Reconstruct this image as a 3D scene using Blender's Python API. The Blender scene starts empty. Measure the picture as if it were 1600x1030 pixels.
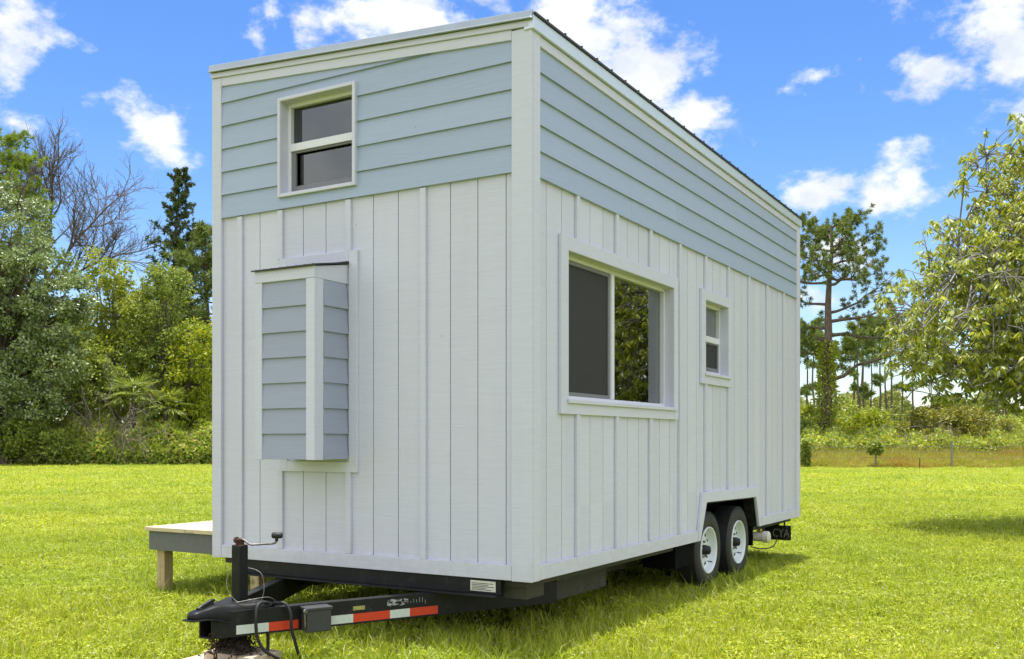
import bpy, math, random
import numpy as np
from mathutils import Vector, Matrix

# ------------------------------------------------------------------ camera, world, sun, exposure
sc = bpy.context.scene
col = sc.collection
F_PX, CX, HY = 1564.0, 800.0, 691.0            # focal length / principal column / horizon row of the photo
YAW = math.atan((1722 - CX) / F_PX)
FW = np.array([-math.sin(YAW), math.cos(YAW)])
RT = np.array([math.cos(YAW), math.sin(YAW)])
CAM = np.array([2.9214, -5.1648, 1.28])
camd = bpy.data.cameras.new('camera'); cam = bpy.data.objects.new('camera', camd); col.objects.link(cam)
cam.location = CAM; cam.rotation_euler = (math.radians(90), 0, YAW)
camd.sensor_width = 36.0; camd.lens = 36.0 * F_PX / 1600.0
camd.shift_y = (HY - 515.0) / 1600.0
camd.clip_start = 0.05; camd.clip_end = 3000
sc.camera = cam

SUN_EL, SUN_AZ = math.radians(85.5), math.radians(-35)   # azimuth from +Y towards +X
SKY_S = 0.15
sc.view_settings.view_transform = 'Standard'; sc.view_settings.look = 'None'
sc.view_settings.exposure = .86; sc.view_settings.gamma = 1.0
sc.render.engine = 'CYCLES'
try:
    sc.cycles.use_denoising = True
    sc.cycles.denoiser = 'OPENIMAGEDENOISE'
    sc.cycles.denoising_prefilter = 'ACCURATE'
except Exception:
    pass
sc.cycles.max_bounces = 8; sc.cycles.transparent_max_bounces = 12
sc.cycles.caustics_reflective = False; sc.cycles.caustics_refractive = False

sd = bpy.data.lights.new('sun', 'SUN'); sd.energy = 4.3; sd.angle = math.radians(0.53); sd.color = (1.0, 0.96, 0.91)
so = bpy.data.objects.new('sun', sd); col.objects.link(so)
sdir = Vector((math.cos(SUN_EL) * math.sin(SUN_AZ), math.cos(SUN_EL) * math.cos(SUN_AZ), math.sin(SUN_EL)))
so.rotation_euler = sdir.to_track_quat('Z', 'Y').to_euler(); so.location = (0, 0, 40)


class N:
    """tiny node-graph helper"""
    def __init__(s, nt): s.nt = nt
    def n(s, t, **kw):
        nd = s.nt.nodes.new(t)
        for k, v in kw.items():
            if k.startswith('i_'):
                key = k[2:]
                key = int(key) if key.isdigit() else key.replace('_', ' ')
                s.set(nd, key, v)
            else: setattr(nd, k, v)
        return nd
    def set(s, nd, key, v):
        sock = nd.inputs[key]
        if hasattr(v, 'is_output') or isinstance(v, bpy.types.NodeSocket): s.nt.links.new(v, sock)
        else: sock.default_value = v
    def math(s, op, a, b=None, c=None, clamp=False):
        nd = s.n('ShaderNodeMath', operation=op, use_clamp=clamp); s.set(nd, 0, a)
        if b is not None: s.set(nd, 1, b)
        if c is not None: s.set(nd, 2, c)
        return nd.outputs[0]
    def vmath(s, op, a, b=None, out=0):
        nd = s.n('ShaderNodeVectorMath', operation=op); s.set(nd, 0, a)
        if b is not None: s.set(nd, 1, b)
        return nd.outputs[out]
    def noise(s, vec, scale, detail=4, rough=.55, out='Fac'):
        nd = s.n('ShaderNodeTexNoise'); s.nt.links.new(vec, nd.inputs['Vector'])
        nd.inputs['Scale'].default_value = scale; nd.inputs['Detail'].default_value = detail
        nd.inputs['Roughness'].default_value = rough
        return nd.outputs[out]
    def ramp(s, fac, stops):
        nd = s.n('ShaderNodeValToRGB'); s.nt.links.new(fac, nd.inputs[0]); e = nd.color_ramp.elements
        while len(e) < len(stops): e.new(0.5)
        for k, (p, c) in enumerate(stops):
            e[k].position = p; e[k].color = (c[0], c[1], c[2], 1)
        return nd.outputs[0]
    def smooth(s, v, a, b):
        nd = s.n('ShaderNodeMapRange', interpolation_type='SMOOTHSTEP'); s.set(nd, 0, v)
        nd.inputs[1].default_value = a; nd.inputs[2].default_value = b
        return nd.outputs[0]
    def mix(s, fac, a, b, blend='MIX'):
        nd = s.n('ShaderNodeMix', data_type='RGBA', blend_type=blend)
        s.set(nd, 0, fac); s.set(nd, 6, a); s.set(nd, 7, b)
        return nd.outputs[2]


def sky_dir(px, py):
    """azimuth / elevation of a spot of sky"""
    h = FW + RT * (px - CX) / F_PX
    return math.atan2(h[0], h[1]), math.atan2((HY - py) / F_PX, math.hypot(*h))


world = bpy.data.worlds.new('World'); sc.world = world; world.use_nodes = True
wt = world.node_tree; wt.nodes.clear(); W = N(wt)
sky = W.n('ShaderNodeTexSky', sky_type='NISHITA', sun_disc=False)
sky.sun_elevation = SUN_EL; sky.sun_rotation = SUN_AZ
sky.altitude = 0; sky.air_density = 1.0; sky.dust_density = 0.6; sky.ozone_density = 2.0
tc = W.n('ShaderNodeTexCoord'); D = tc.outputs['Generated']
sep = W.n('ShaderNodeSeparateXYZ'); wt.links.new(D, sep.inputs[0])
az = W.math('ARCTAN2', sep.outputs[0], sep.outputs[1]); el = W.math('ARCSINE', sep.outputs[2])
ae = W.n('ShaderNodeCombineXYZ'); wt.links.new(az, ae.inputs[0]); wt.links.new(el, ae.inputs[1])
wn = W.noise(D, 9.0, 5, .6, 'Color'); wn = W.vmath('SUBTRACT', wn, (.5, .5, .5)); wn = W.vmath('MULTIPLY', wn, (.05, .05, 0))
aew = W.vmath('ADD', ae.outputs[0], wn)
# (px, py, half width px, half height px, strength) of the clouds seen in the photograph, stored as azimuth/elevation on the sky dome
CLOUDS = [(10, 20, 70, 42, 1), (-8, 100, 26, 30, .8), (400, 62, 20, 26, .75), (424, 28, 12, 26, .6), (630, 30, 120, 62, 1.1), (560, 52, 50, 30, .7),
          (780, 8, 46, 24, .8), (900, 60, 100, 80, 1.3), (1000, 115, 105, 75, 1.3), (1060, 175, 74, 52, 1.1), (1020, 46, 52, 22, .7),
          (1290, 118, 34, 12, .5), (1225, 150, 24, 9, .5), (1350, 98, 14, 9, .42), (1440, 112, 48, 40, 1), (1405, 146, 36, 18, .7), (1345, 146, 14, 10, .45),
          (1570, 40, 110, 72, 1.05), (1572, 120, 56, 42, 1.1), (1640, 90, 80, 80, 1.2), (1420, 8, 34, 14, .6),
          (1266, 300, 46, 34, 1.05), (1425, 288, 56, 40, 1.1), (1474, 300, 30, 16, .7), (1358, 327, 20, 13, .7),
          (252, 205, 46, 40, 1.0), (228, 186, 30, 30, .7), (272, 238, 36, 22, .6), (20, 196, 60, 24, .6), (140, 178, 16, 8, .3),
          (1275, 395, 70, 34, .95), (1235, 460, 60, 24, .8), (322, 362, 40, 20, .8), (1210, 284, 14, 8, .35), (600, 600, 3, 3, .1)]
acc = None
for (px, py, hw, hh, st) in CLOUDS:
    a0, e0 = sky_dir(px, py)
    v = W.vmath('SUBTRACT', aew, (a0, e0, 0)); v = W.vmath('MULTIPLY', v, (F_PX / hw, F_PX / hh, 0))
    l = W.vmath('LENGTH', v, out=1)
    q = W.math('MULTIPLY_ADD', l, -st * .62, st * .95)
    acc = q if acc is None else W.math('SMOOTH_MAX', acc, q, .25)
flat = W.vmath('MULTIPLY', D, (1, 1, 1.6))
fb = W.noise(flat, 20.0, 8, .6)
fb = W.math('MULTIPLY_ADD', fb, 2.9, -1.5)
dens = W.math('ADD', acc, fb)
dens = W.smooth(dens, .12, .85)
# cumulus added over the unseen dome as white fill, also mirrored by the panes
dotv = W.vmath('DOT_PRODUCT', D, (FW[0] * .93, FW[1] * .93, .36), out=1)
away = W.smooth(dotv, .76, .5)
gen = W.noise(W.vmath('MULTIPLY', D, (1, 1, 2.2)), 2.6, 7, .6)
gen = W.math('MULTIPLY', W.smooth(gen, .28, .52), away)
low = W.math('MULTIPLY', W.smooth(el, .20, .02), W.smooth(W.noise(W.vmath('MULTIPLY', D, (1, 1, 5)), 5., 5, .6), .25, .75))
dens = W.math('MAXIMUM', dens, gen); dens = W.math('MAXIMUM', dens, W.math('MULTIPLY', low, .5))
shade = W.smooth(W.noise(flat, 13.0, 6, .6), .32, .6)
bright = W.math('MULTIPLY_ADD', away, .28, .72)
cl = W.mix(shade, (.72, .78, .89, 1), (.96, .985, 1.03, 1))
cl = W.mix(1.0, cl, W.n('ShaderNodeCombineXYZ', i_X=bright, i_Y=bright, i_Z=bright).outputs[0], 'MULTIPLY')
hs = W.n('ShaderNodeHueSaturation'); wt.links.new(sky.outputs[0], hs.inputs['Color'])
hs.inputs['Saturation'].default_value = 1.33; hs.inputs['Hue'].default_value = .511; hs.inputs['Value'].default_value = .77
CLOUD_B = 5.6
cls = W.vmath('MULTIPLY', cl, (CLOUD_B, CLOUD_B, CLOUD_B))
fin = W.mix(dens, hs.outputs[0], cls)
bg = W.n('ShaderNodeBackground'); wt.links.new(fin, bg.inputs[0]); bg.inputs[1].default_value = SKY_S
wo = W.n('ShaderNodeOutputWorld'); wt.links.new(bg.outputs[0], wo.inputs[0])

rng = np.random.default_rng(7); random.seed(7)


# ------------------------------------------------------------------ materials
def new_mat(name):
    m = bpy.data.materials.new(name); m.use_nodes = True; m.node_tree.nodes.clear()
    g = N(m.node_tree); out = g.n('ShaderNodeOutputMaterial')
    return m, g, out


def solid(name, c, rough=.5, metal=0., var=.12, vscale=6., bump=0., bscale=60., spec=.5, stretch=(1, 1, 1), emit=0.):
    m, g, out = new_mat(name)
    t = g.n('ShaderNodeTexCoord'); o = g.vmath('MULTIPLY', t.outputs['Object'], stretch)
    nz = g.noise(o, vscale, 6, .6)
    lo = [x * (1 - var) for x in c]; hi = [min(1, x * (1 + var)) for x in c]
    cc = g.ramp(nz, [(.3, lo), (.7, hi)])
    b = g.n('ShaderNodeBsdfPrincipled', i_Base_Color=cc, i_Roughness=rough, i_Metallic=metal)
    b.inputs['Specular IOR Level'].default_value = spec
    if bump:
        bm = g.n('ShaderNodeBump', i_Height=g.noise(o, bscale, 5, .6)); bm.inputs['Strength'].default_value = bump; bm.inputs['Distance'].default_value = .004
        m.node_tree.links.new(bm.outputs[0], b.inputs['Normal'])
    if emit:
        b.inputs['Emission Color'].default_value = (*c, 1); b.inputs['Emission Strength'].default_value = emit
    m.node_tree.links.new(b.outputs[0], out.inputs[0])
    return m


def painted_board(name, c, grain=.5, stretch=(2.5, 2.5, 60), rough=.55, dirt=(.55, .56, .52), dirt_amt=.12):
    """painted fibre-cement board: embossed wood grain, faint weathering"""
    m, g, out = new_mat(name)
    t = g.n('ShaderNodeTexCoord'); P = t.outputs['Object']
    o = g.vmath('MULTIPLY', P, stretch)
    gr = g.noise(o, 2.2, 6, .62)
    big = g.noise(P, 1.3, 5, .6)
    streak = g.noise(g.vmath('MULTIPLY', P, (9, 9, .7)), 1.6, 4, .6)
    base = g.mix(g.smooth(gr, .25, .75), tuple(x * .95 for x in c) + (1,), tuple(min(1, x * 1.03) for x in c) + (1,))
    dm = g.math('MULTIPLY', g.smooth(g.math('MULTIPLY', big, streak), .22, .42), dirt_amt)
    base = g.mix(dm, base, tuple(c[k] * dirt[k] * 1.5 for k in range(3)) + (1,))
    ge = g.n('ShaderNodeNewGeometry'); sp = g.n('ShaderNodeSeparateXYZ'); m.node_tree.links.new(P, sp.inputs[0])
    tint = g.math('MULTIPLY_ADD', ge.outputs['Random Per Island'], .07, .955)
    base = g.mix(1.0, base, g.n('ShaderNodeCombineXYZ', i_X=tint, i_Y=tint, i_Z=tint).outputs[0], 'MULTIPLY')
    spl = g.math('MULTIPLY', g.smooth(g.math('ADD', sp.outputs[2], g.math('MULTIPLY', g.noise(P, 14., 6, .7), .7)), 1.02, .72), .16)
    base = g.mix(spl, base, (.30, .27, .19, 1))
    vo = g.n('ShaderNodeTexVoronoi'); vo.inputs['Scale'].default_value = 3.2; m.node_tree.links.new(P, vo.inputs['Vector'])
    base = g.mix(g.math('MULTIPLY', g.smooth(vo.outputs['Distance'], .022, .012), .55), base, (.12, .12, .12, 1))
    b = g.n('ShaderNodeBsdfPrincipled', i_Base_Color=base, i_Roughness=rough)
    b.inputs['Specular IOR Level'].default_value = .35
    bm = g.n('ShaderNodeBump', i_Height=gr); bm.inputs['Strength'].default_value = grain; bm.inputs['Distance'].default_value = .0035
    m.node_tree.links.new(bm.outputs[0], b.inputs['Normal'])
    m.node_tree.links.new(b.outputs[0], out.inputs[0])
    return m


def leafy(name, cols, trans=.35, rough=.45, spec=.4, patch=None):
    """leaf: each leaf (mesh island) takes its own tint, lets some light through"""
    m, g, out = new_mat(name)
    ge = g.n('ShaderNodeNewGeometry'); oi = g.n('ShaderNodeObjectInfo')
    r = g.math('FRACT', g.math('ADD', ge.outputs['Random Per Island'], g.math('MULTIPLY', oi.outputs['Random'], .37)))
    k = len(cols)
    c = g.ramp(r, [(i / max(1, k - 1), cols[i]) for i in range(k)])
    if patch:
        nz = g.noise(ge.outputs['Position'], patch[0], 3, .6)
        c = g.mix(g.smooth(nz, .35, .68), c, g.mix(1.0, c, (*patch[1], 1), 'MULTIPLY'))
    b = g.n('ShaderNodeBsdfPrincipled', i_Base_Color=c, i_Roughness=rough); b.inputs['Specular IOR Level'].default_value = spec
    tr = g.n('ShaderNodeBsdfTranslucent'); g.set(tr, 0, g.mix(1.0, c, (1.2, 1.18, .85, 1), 'MULTIPLY'))
    mx = g.n('ShaderNodeMixShader'); mx.inputs[0].default_value = trans
    m.node_tree.links.new(b.outputs[0], mx.inputs[1]); m.node_tree.links.new(tr.outputs[0], mx.inputs[2])
    m.node_tree.links.new(mx.outputs[0], out.inputs[0])
    return m


def wood(name, c1, c2, stretch=(1, 1, 1), rough=.7):
    m, g, out = new_mat(name)
    t = g.n('ShaderNodeTexCoord'); o = g.vmath('MULTIPLY', t.outputs['Object'], stretch)
    nz = g.noise(o, 4., 8, .65)
    kn = g.noise(t.outputs['Object'], 7., 2, .5)
    c = g.ramp(nz, [(.3, c1), (.68, c2)])
    c = g.mix(g.math('MULTIPLY', g.smooth(kn, .64, .72), .6), c, tuple(x * .35 for x in c1) + (1,))
    b = g.n('ShaderNodeBsdfPrincipled', i_Base_Color=c, i_Roughness=rough)
    bm = g.n('ShaderNodeBump', i_Height=nz); bm.inputs['Strength'].default_value = .4; bm.inputs['Distance'].default_value = .003
    m.node_tree.links.new(bm.outputs[0], b.inputs['Normal']); m.node_tree.links.new(b.outputs[0], out.inputs[0])
    return m


def glass(name, tint=(.84, .95, .925), k=2.7):
    m, g, out = new_mat(name)
    fr = g.n('ShaderNodeFresnel'); fr.inputs[0].default_value = 1.5
    f = g.math('MULTIPLY', fr.outputs[0], k, clamp=True)
    tr = g.n('ShaderNodeBsdfTransparent'); tr.inputs[0].default_value = (*tint, 1)
    gl = g.n('ShaderNodeBsdfGlossy'); gl.inputs['Roughness'].default_value = .0; gl.inputs['Color'].default_value = (.93, .97, .95, 1)
    mx = g.n('ShaderNodeMixShader'); g.set(mx, 0, f)
    m.node_tree.links.new(tr.outputs[0], mx.inputs[1]); m.node_tree.links.new(gl.outputs[0], mx.inputs[2])
    m.node_tree.links.new(mx.outputs[0], out.inputs[0])
    return m


def screen_mat(name):
    m, g, out = new_mat(name)
    tr = g.n('ShaderNodeBsdfTransparent'); tr.inputs[0].default_value = (.9, .9, .9, 1)
    di = g.n('ShaderNodeBsdfPrincipled'); di.inputs['Base Color'].default_value = (.05, .048, .05, 1); di.inputs['Roughness'].default_value = .55
    mx = g.n('ShaderNodeMixShader'); mx.inputs[0].default_value = .58
    m.node_tree.links.new(tr.outputs[0], mx.inputs[1]); m.node_tree.links.new(di.outputs[0], mx.inputs[2])
    m.node_tree.links.new(mx.outputs[0], out.inputs[0])
    return m


def black_paint(name, c=(.007, .007, .008), rough=.42, dust=.05):
    m, g, out = new_mat(name)
    t = g.n('ShaderNodeTexCoord'); P = t.outputs['Object']
    n1 = g.noise(P, 9., 8, .7); n2 = g.noise(P, 60., 4, .6)
    d = g.math('MULTIPLY', g.smooth(g.math('ADD', g.math('MULTIPLY', n1, .7), g.math('MULTIPLY', n2, .3)), .48, .75), dust)
    c2 = g.mix(d, (*c, 1), (.35, .33, .29, 1))
    b = g.n('ShaderNodeBsdfPrincipled', i_Base_Color=c2, i_Roughness=g.math('MULTIPLY_ADD', n1, .3, rough - .12)); b.inputs['Specular IOR Level'].default_value = .3
    bm = g.n('ShaderNodeBump', i_Height=n2); bm.inputs['Strength'].default_value = .12; bm.inputs['Distance'].default_value = .002
    m.node_tree.links.new(bm.outputs[0], b.inputs['Normal']); m.node_tree.links.new(b.outputs[0], out.inputs[0])
    return m


def tread_plate(name):
    """black diamond plate"""
    m, g, out = new_mat(name)
    t = g.n('ShaderNodeTexCoord'); vo = g.n('ShaderNodeTexVoronoi'); vo.inputs['Scale'].default_value = 42.
    m.node_tree.links.new(g.vmath('MULTIPLY', t.outputs['Object'], (1, 1.3, 1)), vo.inputs['Vector'])
    h = g.smooth(vo.outputs['Distance'], .42, .2)
    b = g.n('ShaderNodeBsdfPrincipled'); b.inputs['Base Color'].default_value = (.006, .006, .007, 1); b.inputs['Roughness'].default_value = .8; b.inputs['Specular IOR Level'].default_value = .06
    bm = g.n('ShaderNodeBump', i_Height=h); bm.inputs['Strength'].default_value = 1.0; bm.inputs['Distance'].default_value = .006
    m.node_tree.links.new(bm.outputs[0], b.inputs['Normal']); m.node_tree.links.new(b.outputs[0], out.inputs[0])
    return m


def ground_mat():
    m, g, out = new_mat('lawn_soil')
    ge = g.n('ShaderNodeNewGeometry'); P = ge.outputs['Position']
    n1 = g.noise(P, .35, 6, .6); n2 = g.noise(P, 22., 6, .7); n3 = g.noise(P, 3.2, 5, .6)
    c = g.ramp(n2, [(.28, (.08, .095, .010)), (.5, (.17, .20, .016)), (.72, (.25, .26, .03))])
    c = g.mix(g.smooth(n1, .35, .65), c, g.mix(1.0, c, (.82, .9, .9, 1), 'MULTIPLY'))
    c = g.mix(g.math('MULTIPLY', g.smooth(n3, .5, .75), .35), c, (.17, .165, .045, 1))
    b = g.n('ShaderNodeBsdfPrincipled', i_Base_Color=c, i_Roughness=.9); b.inputs['Specular IOR Level'].default_value = .1
    bm = g.n('ShaderNodeBump', i_Height=n2); bm.inputs['Strength'].default_value = .9; bm.inputs['Distance'].default_value = .05
    m.node_tree.links.new(bm.outputs[0], b.inputs['Normal']); m.node_tree.links.new(b.outputs[0], out.inputs[0])
    return m


M = dict(
    white=painted_board('white_board', (.64, .636, .735), grain=.38),
    trim=painted_board('white_trim', (.64, .638, .738), grain=.18),
    blue=painted_board('pale_blue_lap', (.385, .448, .585), grain=.55, dirt=(.6, .6, .6)),
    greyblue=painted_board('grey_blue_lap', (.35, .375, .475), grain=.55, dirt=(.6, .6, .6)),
    vinyl=solid('white_vinyl', (.74, .735, .79), .35, var=.02),
    sash=solid('grey_sash', (.19, .185, .195), .4, var=.05),
    galv=solid('galvalume', (.38, .42, .47), .36, .55, .06, 9.),
    galv_bright=solid('pale_metal_fascia', (.64, .69, .76), .4, .3, .05, 7.),
    roofdark=solid('dark_roof_edge', (.035, .035, .035), .5, .2, .2),
    black=black_paint('black_frame_paint'),
    rail=black_paint('black_rail_paint', (.009, .009, .010), .45, .09),
    olive=black_paint('dusty_steel', (.055, .05, .036), .7, .2),
    rust=solid('rusty_steel', (.075, .032, .018), .8, .3, .5, 40., .4, 120.),
    zinc=solid('zinc', (.20, .195, .18), .5, .8, .3, 40.),
    plastic=solid('grey_plastic', (.04, .04, .043), .45, var=.06, bump=.1, bscale=300.),
    rubber=solid('rubber', (.012, .012, .013), .6, var=.3, vscale=30., bump=.15, bscale=160.),
    tyre=solid('tyre_rubber', (.020, .020, .021), .62, var=.35, vscale=14., bump=.3, bscale=90.),
    rim=solid('white_rim', (.70, .74, .76), .32, var=.03),
    hub=black_paint('hub_black', (.012, .012, .012), .45, .2),
    hole=solid('dark_hole', (.01, .01, .01), .9),
    tread=tread_plate('tread_plate'),
    red=solid('red_reflective', (.60, .045, .015), .35, var=.10, vscale=60.),
    silver=solid('white_reflective', (.58, .62, .58), .4, var=.08, vscale=60.),
    amber=solid('amber_lens', (.45, .14, .02), .3, var=.2, vscale=50.),
    sticker=solid('white_sticker', (.66, .64, .55), .5, var=.12, vscale=40.),
    yellow=solid('yellow_sticker', (.62, .56, .16), .5, var=.2, vscale=60.),
    ink=solid('ink', (.03, .03, .03), .6),
    scrape=solid('scraped_sticker', (.33, .33, .33), .6, var=.6, vscale=50.),
    brass=solid('brass', (.55, .40, .12), .35, .8, .2, 30.),
    pvc=solid('white_pvc', (.62, .57, .50), .45, var=.14, vscale=20.),
    plate=solid('licence_plate', (.018, .02, .014), .35, .3, .3, 25.),
    emboss=solid('embossed_letters', (.26, .26, .20), .4, .4, .4, 40.),
    deck=wood('pine_decking', (.55, .43, .24), (.70, .60, .40), (.8, 14, 14)),
    post=wood('pine_post', (.36, .25, .12), (.56, .44, .25), (16, 16, 1.2)),
    rimjoist=painted_board('grey_painted_rim', (.12, .125, .135), grain=.3, dirt_amt=.1),
    block=wood('weathered_block', (.42, .33, .23), (.60, .50, .38), (2, 14, 14)),
    glass=glass('window_glass'), screen=screen_mat('insect_screen'),
    inner=solid('interior_paint', (.30, .31, .29), .7, var=.03), innerlight=solid('interior_white', (.84, .88, .84), .7, var=.03), innerdark=solid('interior_floor', (.20, .15, .10), .5, var=.15),
    lamp=solid('ceiling_lamp', (1, .93, .8), .5, emit=9.),
    bark=solid('bark', (.085, .066, .052), .95, var=.5, vscale=5., bump=.9, bscale=14., stretch=(3, 3, .6)),
    bark_pine=solid('pine_bark', (.125, .092, .072), .95, var=.5, vscale=5., bump=.9, bscale=14., stretch=(3, 3, .6)),
    bark_grey=solid('grey_bark', (.20, .185, .165), .95, var=.35, vscale=7., bump=.6, bscale=20., stretch=(3, 3, .8)),
    twig=solid('dark_twig', (.14, .112, .09), .95, var=.35, vscale=6.),
    dead=solid('dead_wood', (.20, .165, .145), .95, var=.35, vscale=6.),
    oldpost=wood('weathered_fence_post', (.16, .15, .12), (.30, .28, .24), (14, 14, 1)),
    wire=solid('fence_wire', (.11, .11, .10), .7, .2),
    soil=solid('mulch', (.035, .022, .014), .95, var=.6, vscale=40.),
    ground=ground_mat(),
)
LEAF = dict(
    oak=leafy('oak_leaf', [(0.088, 0.138, 0.033), (0.187, 0.253, 0.077), (0.297, 0.363, 0.143), (0.462, 0.517, 0.308), (0.121, 0.176, 0.044), (0.242, 0.297, 0.110)], .22, .36, .6),
    pine=leafy('pine_needle', [(0.144, 0.224, 0.024), (0.240, 0.320, 0.036), (0.336, 0.416, 0.054), (0.176, 0.256, 0.030)], .25, .5),
    pine_dark=leafy('pine_needle_dark', [(0.096, 0.149, 0.036), (0.184, 0.239, 0.056), (0.259, 0.308, 0.070), (0.129, 0.179, 0.040)], .22, .5),
    conifer=leafy('conifer_leaf', [(0.045, 0.079, 0.027), (0.085, 0.124, 0.039), (0.122, 0.150, 0.049)], .18, .5),
    vine=leafy('vine_leaf', [(0.176, 0.244, 0.028), (0.330, 0.390, 0.041), (0.506, 0.526, 0.056), (0.234, 0.309, 0.056), (0.390, 0.363, 0.129)], .35, .5),
    shade=leafy('understory_leaf', [(0.125, 0.182, 0.036), (0.212, 0.281, 0.046), (0.324, 0.385, 0.060), (0.425, 0.444, 0.115)], .3, .5),
    bright=leafy('bright_leaf', [(0.192, 0.265, 0.015), (0.312, 0.368, 0.020), (0.432, 0.437, 0.030), (0.240, 0.310, 0.030)], .38, .5),
    olive=leafy('olive_leaf', [(0.187, 0.196, 0.026), (0.296, 0.296, 0.036), (0.390, 0.366, 0.048), (0.156, 0.172, 0.036), (0.250, 0.203, 0.072)], .3, .55),
    near=leafy('drooping_leaf', [(0.130, 0.184, 0.022), (0.272, 0.323, 0.033), (0.413, 0.439, 0.039), (0.510, 0.496, 0.055), (0.196, 0.260, 0.033), (0.598, 0.646, 0.374), (0.337, 0.346, 0.044)], .48, .38, .4),
    far=leafy('distant_leaf', [(0.132, 0.182, 0.030), (0.209, 0.259, 0.050), (0.297, 0.330, 0.075), (0.363, 0.352, 0.130)], .35, .6),
    brambles=leafy('bramble_leaf', [(0.157, 0.244, 0.032), (0.263, 0.365, 0.039), (0.400, 0.475, 0.060), (0.526, 0.467, 0.138), (0.210, 0.283, 0.060)], .3, .55),
    moss=leafy('grey_moss', [(.22, .21, .16), (.30, .28, .22), (.17, .17, .11)], .3, .8),
    straw=leafy('dry_grass', [(.28, .33, .03), (.40, .40, .06), (.50, .42, .12), (.40, .25, .09), (.26, .34, .03), (.36, .40, .04)], .35, .7, patch=(.3, (1., .78, .8))),
    lawn=leafy('grass_blade', [(0.228, 0.299, 0.023), (0.387, 0.449, 0.030), (0.517, 0.561, 0.033), (0.618, 0.625, 0.062), (0.301, 0.372, 0.030), (0.460, 0.516, 0.033), (0.674, 0.625, 0.312)], .42, .5, .3, patch=(.22, (.78, .88, .85))),
    flower=leafy('clover_flower', [(.75, .75, .68), (.85, .85, .80)], .3, .7),
)


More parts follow.
